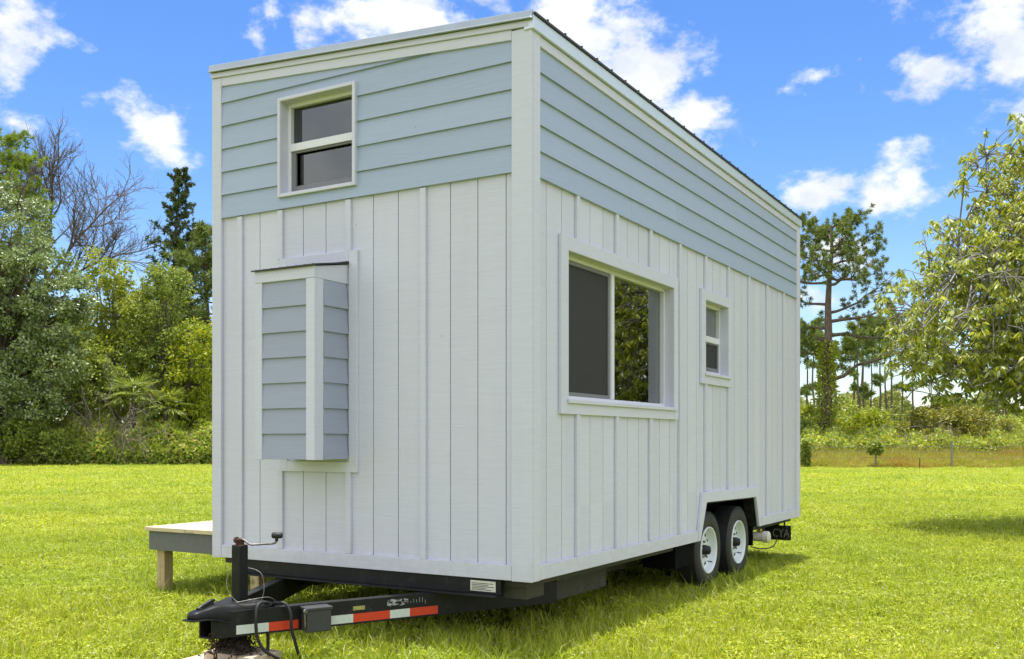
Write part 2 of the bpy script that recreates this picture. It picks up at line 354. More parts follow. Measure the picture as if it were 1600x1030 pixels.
# ------------------------------------------------------------------ mesh building
class MB:
    def __init__(s): s.v = []; s.f = []; s.n = 0
    def add(s, verts, faces):
        verts = np.asarray(verts, float).reshape(-1, 3)
        if isinstance(faces, np.ndarray): s.f.append(faces + s.n)
        else:
            for fc in faces: s.f.append(np.asarray([fc], int) + s.n)
        s.v.append(verts); s.n += len(verts); return s
    def box(s, x0, x1, y0, y1, z0, z1):
        x0, x1 = sorted((x0, x1)); y0, y1 = sorted((y0, y1)); z0, z1 = sorted((z0, z1))
        v = [(x, y, z) for z in (z0, z1) for y in (y0, y1) for x in (x0, x1)]
        return s.add(v, [(0, 2, 3, 1), (4, 5, 7, 6), (0, 1, 5, 4), (2, 6, 7, 3), (0, 4, 6, 2), (1, 3, 7, 5)])
    def hexa(s, b, t):
        """bottom and top quads in the same winding (counter-clockwise seen from the top)"""
        return s.add(list(b) + list(t), [(3, 2, 1, 0), (4, 5, 6, 7), (0, 1, 5, 4), (1, 2, 6, 5), (2, 3, 7, 6), (3, 0, 4, 7)])
    def prism(s, poly, o, eu, ev, ew, w0, w1):
        """polygon in (u, v) extruded along ew"""
        o, eu, ev, ew = (np.array(a, float) for a in (o, eu, ev, ew)); n = len(poly)
        a = [o + eu * p[0] + ev * p[1] + ew * w0 for p in poly]; b = [o + eu * p[0] + ev * p[1] + ew * w1 for p in poly]
        fs = [tuple(range(n))[::-1], tuple(range(n, 2 * n))] + [(k, (k + 1) % n, n + (k + 1) % n, n + k) for k in range(n)]
        if np.dot(np.cross(eu, ev), ew) * (1 if sum(poly[k][0] * poly[(k + 1) % n][1] - poly[(k + 1) % n][0] * poly[k][1] for k in range(n)) > 0 else -1) < 0:
            fs = [f[::-1] for f in fs]
        return s.add(a + b, fs)
    def tube(s, pts, rad, n=6, cap=True):
        pts = np.asarray(pts, float); k = len(pts); rad = np.broadcast_to(np.asarray(rad, float), (k,))
        t = np.gradient(pts, axis=0); t /= np.linalg.norm(t, axis=1)[:, None] + 1e-9
        ref = np.array([0, 0, 1.]) if abs(t[0, 2]) < .9 else np.array([1., 0, 0])
        a = np.cross(t[0], ref); a /= np.linalg.norm(a)
        ang = np.arange(n) * 2 * math.pi / n; vs = []
        for i in range(k):
            a = a - t[i] * np.dot(a, t[i]); a /= np.linalg.norm(a) + 1e-9
            b = np.cross(t[i], a)
            vs.append(pts[i] + rad[i] * (np.cos(ang)[:, None] * a + np.sin(ang)[:, None] * b))
        i0 = np.arange(k - 1)[:, None] * n; j = np.arange(n)[None]; j2 = (j + 1) % n
        q = np.stack([i0 + j, i0 + j2, i0 + n + j2, i0 + n + j], -1).reshape(-1, 4)
        base = s.n; s.add(np.concatenate(vs), q)
        if cap:
            s.f.append(np.array([list(range(base + n - 1, base - 1, -1))])); s.f.append(np.array([[base + (k - 1) * n + m for m in range(n)]]))
        return s
    def lathe(s, prof, c, axis='x', n=40):
        """profile of (along axis, radius)"""
        ang = np.arange(n) * 2 * math.pi / n; vs = []
        for (u, r) in prof:
            z = np.zeros(n)
            p = np.stack([z + u, np.cos(ang) * r, np.sin(ang) * r], 1)
            if axis == 'z': p = np.stack([p[:, 1], p[:, 2], p[:, 0]], 1)
            if axis == 'y': p = np.stack([p[:, 2], p[:, 0], p[:, 1]], 1)
            vs.append(p + np.array(c))
        k = len(prof); i0 = np.arange(k - 1)[:, None] * n; j = np.arange(n)[None]; j2 = (j + 1) % n
        return s.add(np.concatenate(vs), np.stack([i0 + j, i0 + j2, i0 + n + j2, i0 + n + j], -1).reshape(-1, 4))
    def mesh(s, name, base=(0, 0, 0)):
        me = bpy.data.meshes.new(name)
        if not s.v: return me
        v = np.concatenate(s.v) - np.array(base)
        tot = np.concatenate([np.full(len(f), f.shape[1]) for f in s.f]); idx = np.concatenate([f.ravel() for f in s.f])
        me.vertices.add(len(v)); me.vertices.foreach_set('co', v.astype(np.float32).ravel())
        me.loops.add(len(idx)); me.loops.foreach_set('vertex_index', idx.astype(np.int32))
        me.polygons.add(len(tot)); me.polygons.foreach_set('loop_start', np.concatenate([[0], np.cumsum(tot)[:-1]]).astype(np.int32))
        try: me.polygons.foreach_set('loop_total', tot.astype(np.int32))
        except Exception: pass
        me.update(calc_edges=True); me.polygons.foreach_set('use_smooth', [False] * len(tot)); return me


def root_of(o):
    while o.parent: o = o.parent
    return o


def obj(name, mb, m, parent=None, bevel=0., smooth=False, base=None):
    """link a mesh as one object; coordinates are world, stored relative to the thing's base"""
    b = tuple(root_of(parent).location) if parent else (base or (0, 0, 0))
    me = mb.mesh(name, b); me.materials.append(m if not isinstance(m, str) else M[m])
    o = bpy.data.objects.new(name, me); col.objects.link(o)
    if parent: o.parent = parent
    else: o.location = b
    me.polygons.foreach_set('use_smooth', [bool(smooth)] * len(me.polygons))
    if bevel:
        bv = o.modifiers.new('bevel', 'BEVEL'); bv.width = bevel; bv.segments = 2; bv.limit_method = 'ANGLE'; bv.harden_normals = False
    return o


def thing(name, label, cat, loc, group=None):
    o = bpy.data.objects.new(name, None); col.objects.link(o); o.location = loc; o.empty_display_size = .2
    o['label'] = label; o['category'] = cat
    if group: o['group'] = group
    return o


def tag(o, label=None, cat=None, group=None, kind=None):
    for k, v in (('label', label), ('category', cat), ('group', group), ('kind', kind)):
        if v: o[k] = v
    return o


def rects_minus(u0, u1, v0, v1, holes):
    us = sorted({u0, u1, *[min(max(h[k], u0), u1) for h in holes for k in (0, 1)]})
    vs = sorted({v0, v1, *[min(max(h[k], v0), v1) for h in holes for k in (2, 3)]})
    r = []
    for a, b in zip(us, us[1:]):
        run = None
        for c, d in zip(vs, vs[1:]):
            cu, cv = (a + b) / 2, (c + d) / 2
            if any(h[0] < cu < h[1] and h[2] < cv < h[3] for h in holes):
                if run: r.append((a, b, *run)); run = None
            else: run = (run[0], d) if run else (c, d)
        if run: r.append((a, b, *run))
    return r


def clip(poly, a, b, c):
    """keep a*u+b*v<=c"""
    out = []
    for k in range(len(poly)):
        p, q = poly[k], poly[(k + 1) % len(poly)]
        dp, dq = a * p[0] + b * p[1] - c, a * q[0] + b * q[1] - c
        if dp <= 0: out.append(p)
        if (dp < 0 < dq) or (dq < 0 < dp):
            t = dp / (dp - dq); out.append((p[0] + t * (q[0] - p[0]), p[1] + t * (q[1] - p[1])))
    return out


# ------------------------------------------------------------------ the tiny house
HW, HL = 2.602, 6.04
ZB, ZL = .456, 2.885
FR = dict(o=(0, 0, 0), eu=(1, 0, 0), ev=(0, 0, 1), ew=(0, -1, 0))     # front wall: u = x, v = z, w = outwards (-y)
SI = dict(o=(0, 0, 0), eu=(0, 1, 0), ev=(0, 0, 1), ew=(1, 0, 0))      # long wall: u = y, v = z, w = outwards (+x)
FA = dict(o=(-HW, 0, 0), eu=(0, 1, 0), ev=(0, 0, 1), ew=(-1, 0, 0))   # far long wall
BK = dict(o=(0, HL, 0), eu=(1, 0, 0), ev=(0, 0, 1), ew=(0, 1, 0))     # rear wall


def slab(mb, fr, u0, u1, v0, v1, w0, w1): return mb.prism([(u0, v0), (u1, v0), (u1, v1), (u0, v1)], fr['o'], fr['eu'], fr['ev'], fr['ew'], w0, w1)
def poly(mb, fr, pts, w0, w1): return mb.prism(pts, fr['o'], fr['eu'], fr['ev'], fr['ew'], w0, w1)


house = thing('tiny_house', 'white tiny house with pale blue lap siding above, standing on a black twin axle trailer', 'tiny house', (-1.32, 3.0, 0))
WIN_F = (-1.957, -1.317, 2.988, 3.628)             # openings u0,u1,v0,v1
WIN_S = (.455, 2.27, 1.552, 2.492)
WIN_S2 = (2.995, 3.60, 1.872, 2.492)
WELL = [(2.865, ZB), (3.015, .768), (4.425, .748), (4.535, ZB)]
DOOR_FAR = (1.2, 3.0, .6, 2.5); WIN_FAR = (3.9, 5.2, 1.5, 2.5); LOFT_FAR = (.7, 2.2, 3.0, 3.55)


def roof_z(x, y=0.): return 3.74 - .067 * (x + .11) - .0075 * y


def wall(name, fr, u0, u1, holes, top, groove0, pitch=.2016, well=None, detail=True):
    mb = MB()
    hb = holes + ([(2.858, 4.542, ZB - .1, .775)] if well else [])
    for (a, b, c, d) in rects_minus(u0, u1, ZB + .004, top, hb): slab(mb, fr, a, b, c, d, -.095, -.014)
    if detail:
        ks = np.arange(-40, 60) * pitch + groove0
        g = [u0] + [k for k in ks if u0 + .01 < k < u1 - .01] + [u1]
        for a, b in zip(g, g[1:]):
            a2, b2 = a + .0032, b - .0032
            cut = [(p_, q_, r_, t_) for lo_, hi_ in (((ZB + .002, .87), (.87, ZL + .02)) if well else ((ZB + .002, ZL + .02),)) for (p_, q_, r_, t_) in rects_minus(a2, b2, lo_, hi_, holes)]
            for (p, q, r, t) in cut:
                pl = [(p, r), (q, r), (q, t), (p, t)]
                if not well or q < well[0][0] or p > well[3][0] or r > .86:
                    poly(mb, fr, pl, -.012, 0); continue
                (x0, z0), (x1, z1), (x2, z2), (x3, z3) = well
                def half(p0, p1, left):          # coefficients for a*u+b*v<=c
                    a_, b_ = (p1[1] - p0[1]), -(p1[0] - p0[0]); c_ = a_ * p0[0] + b_ * p0[1]
                    return (a_, b_, c_) if left else (-a_, -b_, -c_)
                L = half(well[0], well[1], True); Rr = half(well[3], well[2], False); T = half(well[1], well[2], True)
                inL = half(well[0], well[1], False); inR = half(well[3], well[2], True)
                for hs_ in ([L], [Rr], [inL, inR, T]):
                    pp = pl
                    for h in hs_:
                        pp = clip(pp, *h)
                        if len(pp) < 3: break
                    if len(pp) >= 3: poly(mb, fr, pp, -.012, 0)
    else:
        for (a, b, c, d) in rects_minus(u0, u1, ZB + .002, ZL + .02, holes): slab(mb, fr, a, b, c, d, -.012, 0)
    return obj(name, mb, 'white', house)


w_front = wall('wall', FR, -HW + .01, -.01, [WIN_F], 3.68, -.164)
w_side = wall('wall', SI, .005, HL - .005, [WIN_S, WIN_S2], 3.62, .0, well=WELL)
w_far = wall('wall', FA, .005, HL - .005, [DOOR_FAR, WIN_FAR, LOFT_FAR], 3.85, .0, detail=False)
w_back = wall('wall', BK, -HW + .01, -.01, [], 3.66, 0., detail=False)


def battens(fr, us, parent, holes, well=None, w=.044, top=ZL - .002):
    for u in us:
        spans = [(ZB + .088, top)]
        for h in holes:
            if h[0] - w / 2 < u < h[1] + w / 2:
                spans = [q for (a, b) in spans for q in ((a, min(b, h[2])), (max(a, h[3]), b)) if q[1] - q[0] > .03]
        for (a, b) in spans:
            obj('batten', slab(MB(), fr, u - w / 2, u + w / 2, a, b, .001, .020), 'trim', parent, bevel=.002)


CAS_S = (.357, 2.352, 1.457, 2.582); CAS_S2 = (2.9, 3.69, 1.775, 2.578); PANEL = (-1.977, -1.292, 1.08, 2.545)
battens(FR, [-.766, -1.371, -1.976, -2.36], w_front, [PANEL])
battens(SI, [.605 * k for k in range(1, 10)], w_side, [CAS_S, CAS_S2, (2.79, 4.61, 0, .86)])


def lap(name, fr, u0, u1, v0, pitch, n, m, parent, holes=(), topline=None, butt=None):
    """overlapping boards, each thicker at its lower edge"""
    mb = MB()
    for k in range(n):
        a_, b_ = v0 + k * pitch, v0 + (k + 1) * pitch + .012
        segs = [(u0, u1, a_, b_)]
        for h in holes:
            if a_ < h[3] and b_ > h[2]:
                segs = [(u0, h[0], a_, b_), (h[1], u1, a_, b_)]
                if h[2] - a_ > .02: segs.append((h[0], h[1], a_, h[2]))
                if b_ - h[3] > .02: segs.append((h[0], h[1], h[3], b_))
        for (p, q, a, b) in segs:
            thick = .024 - .016 * (a - a_) / (b_ - a_); thin = .024 - .016 * (b - a_) / (b_ - a_)
            cuts = [p]
            if butt:
                x = p + (butt * (.37 + .61 * ((k * 7) % 5) / 5))
                while x < q - .3: cuts.append(x); x += butt
            cuts.append(q)
            for c, d in zip(cuts, cuts[1:]):
                d2 = d - .0016 if d != q else d
                o, eu, ev, ew = (np.array(fr[z], float) for z in ('o', 'eu', 'ev', 'ew'))
                zt = (lambda u: b) if topline is None else (lambda u: min(b, topline(u)))
                # vertices by (u, v, w)
                P = lambda u, v, w: o + eu * u + ev * v + ew * w
                if topline and min(zt(c), zt(d2)) < a + .004: 
                    if max(zt(c), zt(d2)) < a + .01: continue
                    # shorten to the part below the sloping trim
                    uu = np.linspace(c, d2, 200); ok = [x for x in uu if topline(x) > a + .006]
                    c, d2 = min(ok), max(ok)
                v = [P(c, a, -.004), P(d2, a, -.004), P(d2, a, thick), P(c, a, thick),
                     P(c, zt(c), -.004), P(d2, zt(d2), -.004), P(d2, zt(d2), thin), P(c, zt(c), thin)]
                if np.dot(np.cross(eu, ev), ew) < 0:
                    mb.add(v, [(0, 3, 2, 1)[::-1], (4, 5, 6, 7)[::-1], (3, 7, 6, 2)[::-1], (0, 4, 7, 3)[::-1], (1, 2, 6, 5)[::-1], (0, 1, 5, 4)[::-1]])
                else:
                    mb.add(v, [(0, 1, 2, 3), (4, 7, 6, 5), (3, 2, 6, 7), (0, 3, 7, 4), (1, 5, 6, 2), (0, 4, 5, 1)])
    o_ = obj(name, mb, m, parent)
    return o_


lap('lap_siding', FR, -2.54, -.11, 2.891, .1655, 6, 'blue', house, [(-1.977, -1.297, 2.968, 3.648)], lambda u: roof_z(u) - .04, butt=None)
lap('lap_siding', SI, .084, 5.94, 2.866, .158, 5, 'blue', house, butt=3.66)

# corner boards
for (x0, x1, y0, y1, zt) in ((-.112, .026, -.026, .082, roof_z(.026) - .001), (-HW - .026, -2.538, -.026, .09, roof_z(-2.538) - .001),
                             (-.10, .026, 5.938, HL + .026, roof_z(0, HL) - .01), (-HW - .026, -2.54, HL - .1, HL + .026, roof_z(-2.6, HL) - .03)):
    mb = MB()
    if y0 < 1:   # front corners: two boards meeting
        if x1 > 0: mb.box(x0, x1, y0, 0.0, ZB - .006, zt); mb.box(0.0, x1, 0.002, y1, ZB - .006, zt)
        else: mb.box(x0, x1, y0, 0.0, ZB - .006, zt); mb.box(x0, -HW, .002, y1, ZB - .006, zt)
    else:
        if x1 > 0: mb.box(x0, x1, HL, y1, ZB - .006, zt); mb.box(0.0, x1, y0, HL - .002, ZB - .006, zt)
        else: mb.box(x0, x1, HL, y1, ZB - .006, zt); mb.box(x0, -HW, y0, HL - .002, ZB - .006, zt)
    obj('corner_board', mb, 'trim', house, bevel=.003)

# skirt boards along the bottom
obj('skirt_board', slab(MB(), FR, -2.536, -.114, ZB - .003, ZB + .087, .0015, .024), 'trim', house, bevel=.002)
mb = MB(); slab(mb, SI, .084, 2.80, ZB - .003, ZB + .087, .0015, .024)
obj('skirt_board', mb, 'trim', house, bevel=.002)
obj('skirt_board', slab(MB(), SI, 4.615, 5.936, ZB - .003, ZB + .087, .0015, .024), 'trim', house, bevel=.002)
obj('skirt_board', slab(MB(), FA, .1, 5.97, ZB - .003, ZB + .087, .0015, .024), 'trim', house)
# wheel-arch trim
(a0, b0), (a1, b1), (a2, b2), (a3, b3) = WELL
arch = MB()
poly(arch, SI, [(a0 - .012, ZB - .003), (a0, ZB - .003), (a1, b1), (a1 - .095, b1 + .09), (2.803, ZB - .003)][1:], .0015, .026)
poly(arch, SI, [(a1 + .001, b1), (a2 - .001, b2), (a2 + .075, b2 + .088), (a1 - .093, b1 + .09)], .0015, .0255)
poly(arch, SI, [(a3, ZB - .003), (4.612, ZB - .003), (a2 + .077, b2 + .088), (a2, b2)], .0015, .026)
obj('arch_trim', arch, 'trim', house, bevel=.002)
arch = MB()    # lining of the arch seen from below
for p, q in ((WELL[0], WELL[1]), (WELL[1], WELL[2]), (WELL[2], WELL[3])):
    n_ = np.array([-(q[1] - p[1]), q[0] - p[0]]); n_ = n_ / np.linalg.norm(n_) * .012
    poly(arch, SI, [p, q, (q[0] - n_[0], q[1] - n_[1]), (p[0] - n_[0], p[1] - n_[1])], -.11, -.001)
obj('arch_lining', arch, 'hub', house)

# frieze, eave trim and metal edges (front ones follow the slope of the roof)
def raked(mb, u0, u1, a, b, w0, w1):
    return poly(mb, FR, [(u0, roof_z(u0) + a), (u1, roof_z(u1) + a), (u1, roof_z(u1) + b), (u0, roof_z(u0) + b)], w0, w1)
obj('frieze_board', raked(MB(), -2.536, -.114, -.062, -.001, .001, .0245), 'trim', house, bevel=.002)
obj('rake_trim', raked(MB(), -HW - .028, .01, .000, .036, -.02, .038), 'trim', house, bevel=.002)
def eave(mb, u0, u1, a, b, w0, w1, fr=SI, x=0.):
    return poly(mb, fr, [(u0, roof_z(x, u0) + a), (u1, roof_z(x, u1) + a), (u1, roof_z(x, u1) + b), (u0, roof_z(x, u0) + b)], w0, w1)
obj('frieze_board', eave(MB(), .084, 5.936, -.082, -.022, .001, .0245), 'trim', house, bevel=.002)
obj('fascia', eave(MB(), -.036, HL + .03, -.018, .062, -.02, .044), 'galv_bright', house, bevel=.003)
obj('gable_flashing', raked(MB(), -HW - .034, .042, .038, .088, -.02, .052).tube([(-HW - .034, -.056, roof_z(-HW - .034) + .041), (.042, -.056, roof_z(.042) + .041)], .0065, 6), 'galv', house, bevel=.003)
mb = MB()
zc = lambda x, y: roof_z(x, y) + .075
mb.hexa([(-HW - .036, -.03, zc(-HW - .036, 0)), (.04, -.03, zc(.04, 0)), (.04, HL + .04, zc(.04, HL)), (-HW - .036, HL + .04, zc(-HW - .036, HL))],
        [(-HW - .036, -.03, zc(-HW - .036, 0) + .012), (.04, -.03, zc(.04, 0) + .012), (.04, HL + .04, zc(.04, HL) + .012), (-HW - .036, HL + .04, zc(-HW - .036, HL) + .012)])
roof = obj('roof', mb, 'galv', house)
mb = MB(); eave(mb, -.03, HL + .045, .0635, .077, .0, .056)
yy = .12
while yy < HL:                                   # ribs and screws of the roof sheet showing at the eave
    z = roof_z(0, yy) + .080
    mb.box(.045, .0575, yy, yy + .012, z - .002, z + .007); yy += .228
obj('eave_edge', mb, 'roofdark', roof)
mb = MB(); eave(mb, -.02, HL + .03, -.02, .06, 0., .03, FA, -HW); obj('fascia', mb, 'galv_bright', house)


# windows
def ring(mb, fr, o, i, w0, w1):
    (a, b, c, d), (e, f, g_, h) = o, i
    slab(mb, fr, a, e, c, d, w0, w1); slab(mb, fr, f, b, c, d, w0, w1)
    slab(mb, fr, e + .0005, f - .0005, c, g_, w0, w1 - .0004); slab(mb, fr, e + .0005, f - .0005, h, d, w0, w1 - .0004)
    return mb
def inset(r, a, b=None, c=None, d=None):
    b = a if b is None else b; c = a if c is None else c; d = a if d is None else d
    return (r[0] + a, r[1] - b, r[2] + c, r[3] - d)


def window(fr, hole, casing, cw, proud, kind, depth=.055):
    w = obj('window', ring(MB(), fr, inset(hole, -.001), inset(hole, .028), -depth - .05, -depth), 'vinyl', house, bevel=.002)     # vinyl frame
    rv = MB(); ring(rv, fr, inset(hole, -.010), inset(hole, .003), -depth + .002, proud - .006)
    obj('jamb', rv, 'trim', w)
    obj('casing', ring(MB(), fr, casing, inset(hole, .002), .001, proud), 'trim', w, bevel=.003)
    r = inset(hole, .028)
    if kind == 'slider':
        mid = r[0] + (r[1] - r[0]) * .452
        obj('mullion', slab(MB(), fr, mid - .024, mid + .024, r[2], r[3], -depth - .045, -depth + .006), 'vinyl', w, bevel=.002)
        L = (r[0], mid - .025, r[2], r[3]); Rr = (mid + .025, r[1], r[2], r[3])
        obj('screen_frame', ring(MB(), fr, inset(L, .001), inset(L, .026), -depth - .026, -depth - .008), 'sash', w)
        obj('insect_screen', slab(MB(), fr, L[0] + .026, L[1] - .026, L[2] + .026, L[3] - .026, -depth - .018, -depth - .016), 'screen', w)
        obj('pane', slab(MB(), fr, *inset(L, .0), -depth - .042, -depth - .040), 'glass', w)
        obj('pane', slab(MB(), fr, *Rr, -depth - .034, -depth - .032), 'glass', w)
    else:
        mid = r[2] + (r[3] - r[2]) * (.52 if kind == 'hung' else .50)
        obj('meeting_rail', slab(MB(), fr, r[0], r[1], mid - .026, mid + .026, -depth - .045, -depth + .004), 'vinyl', w, bevel=.002)
        U = (r[0], r[1], mid + .027, r[3]); L = (r[0], r[1], r[2], mid - .027)
        obj('screen_frame', ring(MB(), fr, inset(L, .001), inset(L, .036, .03, .036, .012), -depth - .026, -depth - .010), 'sash', w)
        if kind == 'hung_screen':
            obj('insect_screen', slab(MB(), fr, *inset(L, .036, .03, .036, .012), -depth - .020, -depth - .018), 'screen', w)
        obj('pane', slab(MB(), fr, *U, -depth - .034, -depth - .032), 'glass', w)
        obj('pane', slab(MB(), fr, *L, -depth - .042, -depth - .040), 'glass', w)
    return w


window(FR, WIN_F, (WIN_F[0] - .022, WIN_F[1] + .022, WIN_F[2] - .022, WIN_F[3] + .022), .022, .042, 'hung', .04)
w1 = window(SI, WIN_S, CAS_S, .1, .024, 'slider')
obj('sill', slab(MB(), SI, WIN_S[0] - .02, WIN_S[1] + .035, WIN_S[2] - .026, WIN_S[2] - .001, .0255, .042), 'trim', w1, bevel=.003)
w2 = window(SI, WIN_S2, CAS_S2, .1, .024, 'hung_screen')
obj('sill', slab(MB(), SI, WIN_S2[0] - .02, WIN_S2[1] + .03, WIN_S2[2] - .026, WIN_S2[2] - .001, .0255, .040), 'trim', w2, bevel=.003)
# openings of the far wall (door glazing and windows that let daylight into the room)
for r in (DOOR_FAR, WIN_FAR, LOFT_FAR):
    wf = obj('window', ring(MB(), FA, inset(r, -.001), inset(r, .05), -.06, .02), 'vinyl', house)
    obj('pane', slab(MB(), FA, *inset(r, .05), -.03, -.026), 'glass', wf)

# room
mb = MB()
xi0, xi1, yi0, yi1 = -HW + .11, -.11, .11, HL - .11
def room_wall(fr, u0, u1, holes, top):
    for (a, b, c, d) in rects_minus(u0, u1, .56, top, holes): slab(mb, fr, a, b, c, d, -.108, -.0965)
room_wall(FR, -HW + .1, -.1, [WIN_F], 3.64); room_wall(BK, -HW + .1, -.1, [], 3.6)
room_wall(SI, .11, HL - .11, [WIN_S, WIN_S2, (2.78, 4.57, .5, .775)], 3.6); room_wall(FA, .11, HL - .11, [DOOR_FAR, WIN_FAR, LOFT_FAR], 3.8)
mb.hexa([(xi0, yi0, roof_z(xi0) - .12), (xi1, yi0, roof_z(xi1) - .12), (xi1, yi1, roof_z(xi1, HL) - .12), (xi0, yi1, roof_z(xi0, HL) - .12)],
        [(xi0, yi0, roof_z(xi0) - .06), (xi1, yi0, roof_z(xi1) - .06), (xi1, yi1, roof_z(xi1, HL) - .06), (xi0, yi1, roof_z(xi0, HL) - .06)])
room = obj('room_lining', mb, 'inner', house)
mb = MB(); mb.box(-HW + .1, -.36, .1, HL - .1, ZB + .02, .56); mb.box(-.359, -.1, .1, 2.77, ZB + .02, .56); mb.box(-.359, -.1, 4.58, HL - .1, ZB + .02, .56); obj('floor', mb, 'innerdark', house)
mb = MB(); mb.box(xi0 + .001, xi1 - .001, yi0, 1.9, 2.66, 2.80); obj('loft', mb, 'inner', room)
mb = MB(); mb.prism([(-2.35, 2.81), (-1.56, 2.81), (-1.56, 3.235), (-1.78, 3.31), (-2.35, 3.28)], (0, .17, 0), (1, 0, 0), (0, 0, 1), (0, 1, 0), 0, .05); obj('pale_panel', mb, 'innerlight', room)  # pale panel added behind the loft window to brighten its lower pane
mb = MB(); mb.box(xi0 + .001, xi0 + .75, 3.3, 5.6, .57, 1.45); mb.box(xi1 - .62, xi1 - .001, 4.62, 5.9, .57, 2.3); obj('cabinet', mb, 'innerdark', room)
mb = MB(); mb.box(xi0 + .001, xi1 - .001, 3.5, yi1 - .001, 2.66, 2.78); obj('loft', mb, 'inner', room)
mb = MB(); mb.box(-1.06, -.86, 4.12, 4.19, 2.625, 2.659); obj('ceiling_lamp', mb, 'lamp', room)

# boxed bump-out on the front wall
ff = dict(o=(0, -.318, 0), eu=(1, 0, 0), ev=(0, 0, 1), ew=(0, -1, 0))
fs = dict(o=(-1.375 - .012, 0, 0), eu=(0, 1, 0), ev=(0, 0, 1), ew=(1, 0, 0))
mb = MB(); ring(mb, FR, PANEL, inset(PANEL, .07), .001, .022)
slab(mb, FR, PANEL[0] + .071, PANEL[1] - .071, PANEL[2] + .0705, PANEL[3] - .0705, .001, .008)
bump = obj('bump_out', mb, 'trim', house, bevel=.002)
mb = MB(); mb.box(-1.86, -1.389, -.316, -.010, 1.168, 2.36); obj('bump_box', mb, 'trim', bump)
mb = MB(); mb.box(-1.888, -1.828, -.342, -.3165, 1.166, 2.324); mb.box(-1.4445, -1.374, -.342, -.3165, 1.166, 2.324); mb.box(-1.3865, -1.374, -.316, -.256, 1.166, 2.324)
obj('corner_board', mb, 'trim', bump, bevel=.002)
mb = MB(); mb.box(-1.89, -1.3735, -.344, -.3165, 2.325, 2.40); mb.hexa([(-1.3865, -.316, 2.325), (-1.3735, -.316, 2.325), (-1.3735, -.009, 2.325), (-1.3865, -.009, 2.325)],
        [(-1.3865, -.316, 2.40), (-1.3735, -.316, 2.40), (-1.3735, -.009, 2.455), (-1.3865, -.009, 2.455)])
obj('frieze_board', mb, 'trim', bump, bevel=.002)
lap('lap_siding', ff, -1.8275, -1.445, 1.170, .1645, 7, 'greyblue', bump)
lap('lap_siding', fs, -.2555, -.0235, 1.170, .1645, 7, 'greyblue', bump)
mb = MB(); mb.hexa([(-1.905, -.362, 2.398), (-1.358, -.362, 2.398), (-1.358, -.009, 2.462), (-1.905, -.009, 2.462)],
                   [(-1.905, -.362, 2.408), (-1.358, -.362, 2.408), (-1.358, -.009, 2.472), (-1.905, -.009, 2.472)])
for x in np.arange(-1.88, -1.37, .07): mb.box(x, x + .012, -.35, -.338, 2.41, 2.4125)
obj('cap', mb, 'roofdark', bump)

# ------------------------------------------------------------------ the trailer under it
def beam(mb, p, q, w, z0, z1, side=1):
    p, q = np.array(p, float), np.array(q, float); d = (q - p) / np.linalg.norm(q - p); n_ = np.array([d[1], -d[0]]) * w / 2
    c = [p - n_, p + n_, q + n_, q - n_]
    return mb.hexa([(*a, z0) for a in c], [(*a, z1) for a in c])
mb = MB()
mb.box(-HW + .03, -.36, .05, HL - .05, .405, .452); mb.box(-.359, -.06, .05, 2.77, .405, .452); mb.box(-.359, -.06, 4.58, HL - .05, .405, .452)
mb.box(-.62, -.5, .4, HL - .1, .235, .404); mb.box(-2.14, -2.02, .4, HL - .1, .235, .404)
for y in (1.7, 2.4, 5.0, 5.9): mb.box(-2.2, -.35, y, y + .06, .30, .403)
mb.box(-.30, -.07, .08, .30, .33, .404)
frame = obj('trailer_frame', mb, 'olive', house)
mb = MB()     # front cross member: angle with its flange forwards
mb.box(-2.32, -.20, -.004, .030, .3565, .452); mb.box(-2.32, -.20, -.064, .030, .346, .356)
obj('cross_member', mb, 'rail', frame, bevel=.002)
mb = MB(); mb.box(-.415, -.235, -.0075, -.0045, .372, .436); st = obj('sticker', mb, 'sticker', house)
mb = MB()
for k in range(5):
    mb.box(-.405, -.405 + (.155, .12, .16, .10, .14)[k], -.0092, -.0078, .418 - k * .0095, .4215 - k * .0095)
obj('sticker_print', mb, 'ink', st)
# A-frame tongue
TA, TB = np.array([-1.285, -1.235]), np.array([-.665, 0.0]); tdir = (TB - TA) / np.linalg.norm(TB - TA); tn = np.array([tdir[1], -tdir[0]])
def tongue(sgn):
    m_ = lambda p: np.array([-1.32 + sgn * (p[0] + 1.32), p[1]])
    mb = MB(); p, q = m_(TA), m_(TA + tdir * 2.28)
    d = (q - p) / np.linalg.norm(q - p); n_ = np.array([d[1], -d[0]]) * sgn      # outwards
    def bar(o0, o1, z0, z1):
        c = [p + n_ * o0, p + n_ * o1, q + n_ * o1, q + n_ * o0]
        if sgn < 0: c = c[::-1]
        mb.hexa([(*a, z0) for a in c], [(*a, z1) for a in c])
    bar(.016, .026, .20, .344); bar(-.03, .0155, .200, .209); bar(-.03, .0155, .335, .3445); bar(-.04, -.0305, .20, .344)
    return obj('tongue_beam', mb, 'rail', house, bevel=.002)
tb = tongue(1); tongue(-1)
def on_beam(s, out, z): p = TA + tdir * s + tn * out; return (p[0], p[1], z)
def patch(mb, s0, s1, z0, z1, o0, o1):
    c = [on_beam(s0, o0, z0), on_beam(s1, o0, z0), on_beam(s1, o1, z0), on_beam(s0, o1, z0)]
    t = [(*a[:2], z1) for a in c]
    if True: c, t = c[::-1], t[::-1]
    return mb.hexa(c, t)
for s0, s1, m_ in ((.10, .285, 'silver'), (.2855, .46, 'red'), (.64, .80, 'silver'), (.8005, 1.04, 'red'), (1.0405, 1.175, 'silver'), (1.1755, 1.37, 'red')):
    obj('reflective_tape', patch(MB(), s0, s1, .212, .262, .0262, .0272), m_, tb)
obj('sticker', patch(MB(), .80, .875, .283, .305, .0262, .0270), 'yellow', tb)
mb = MB()
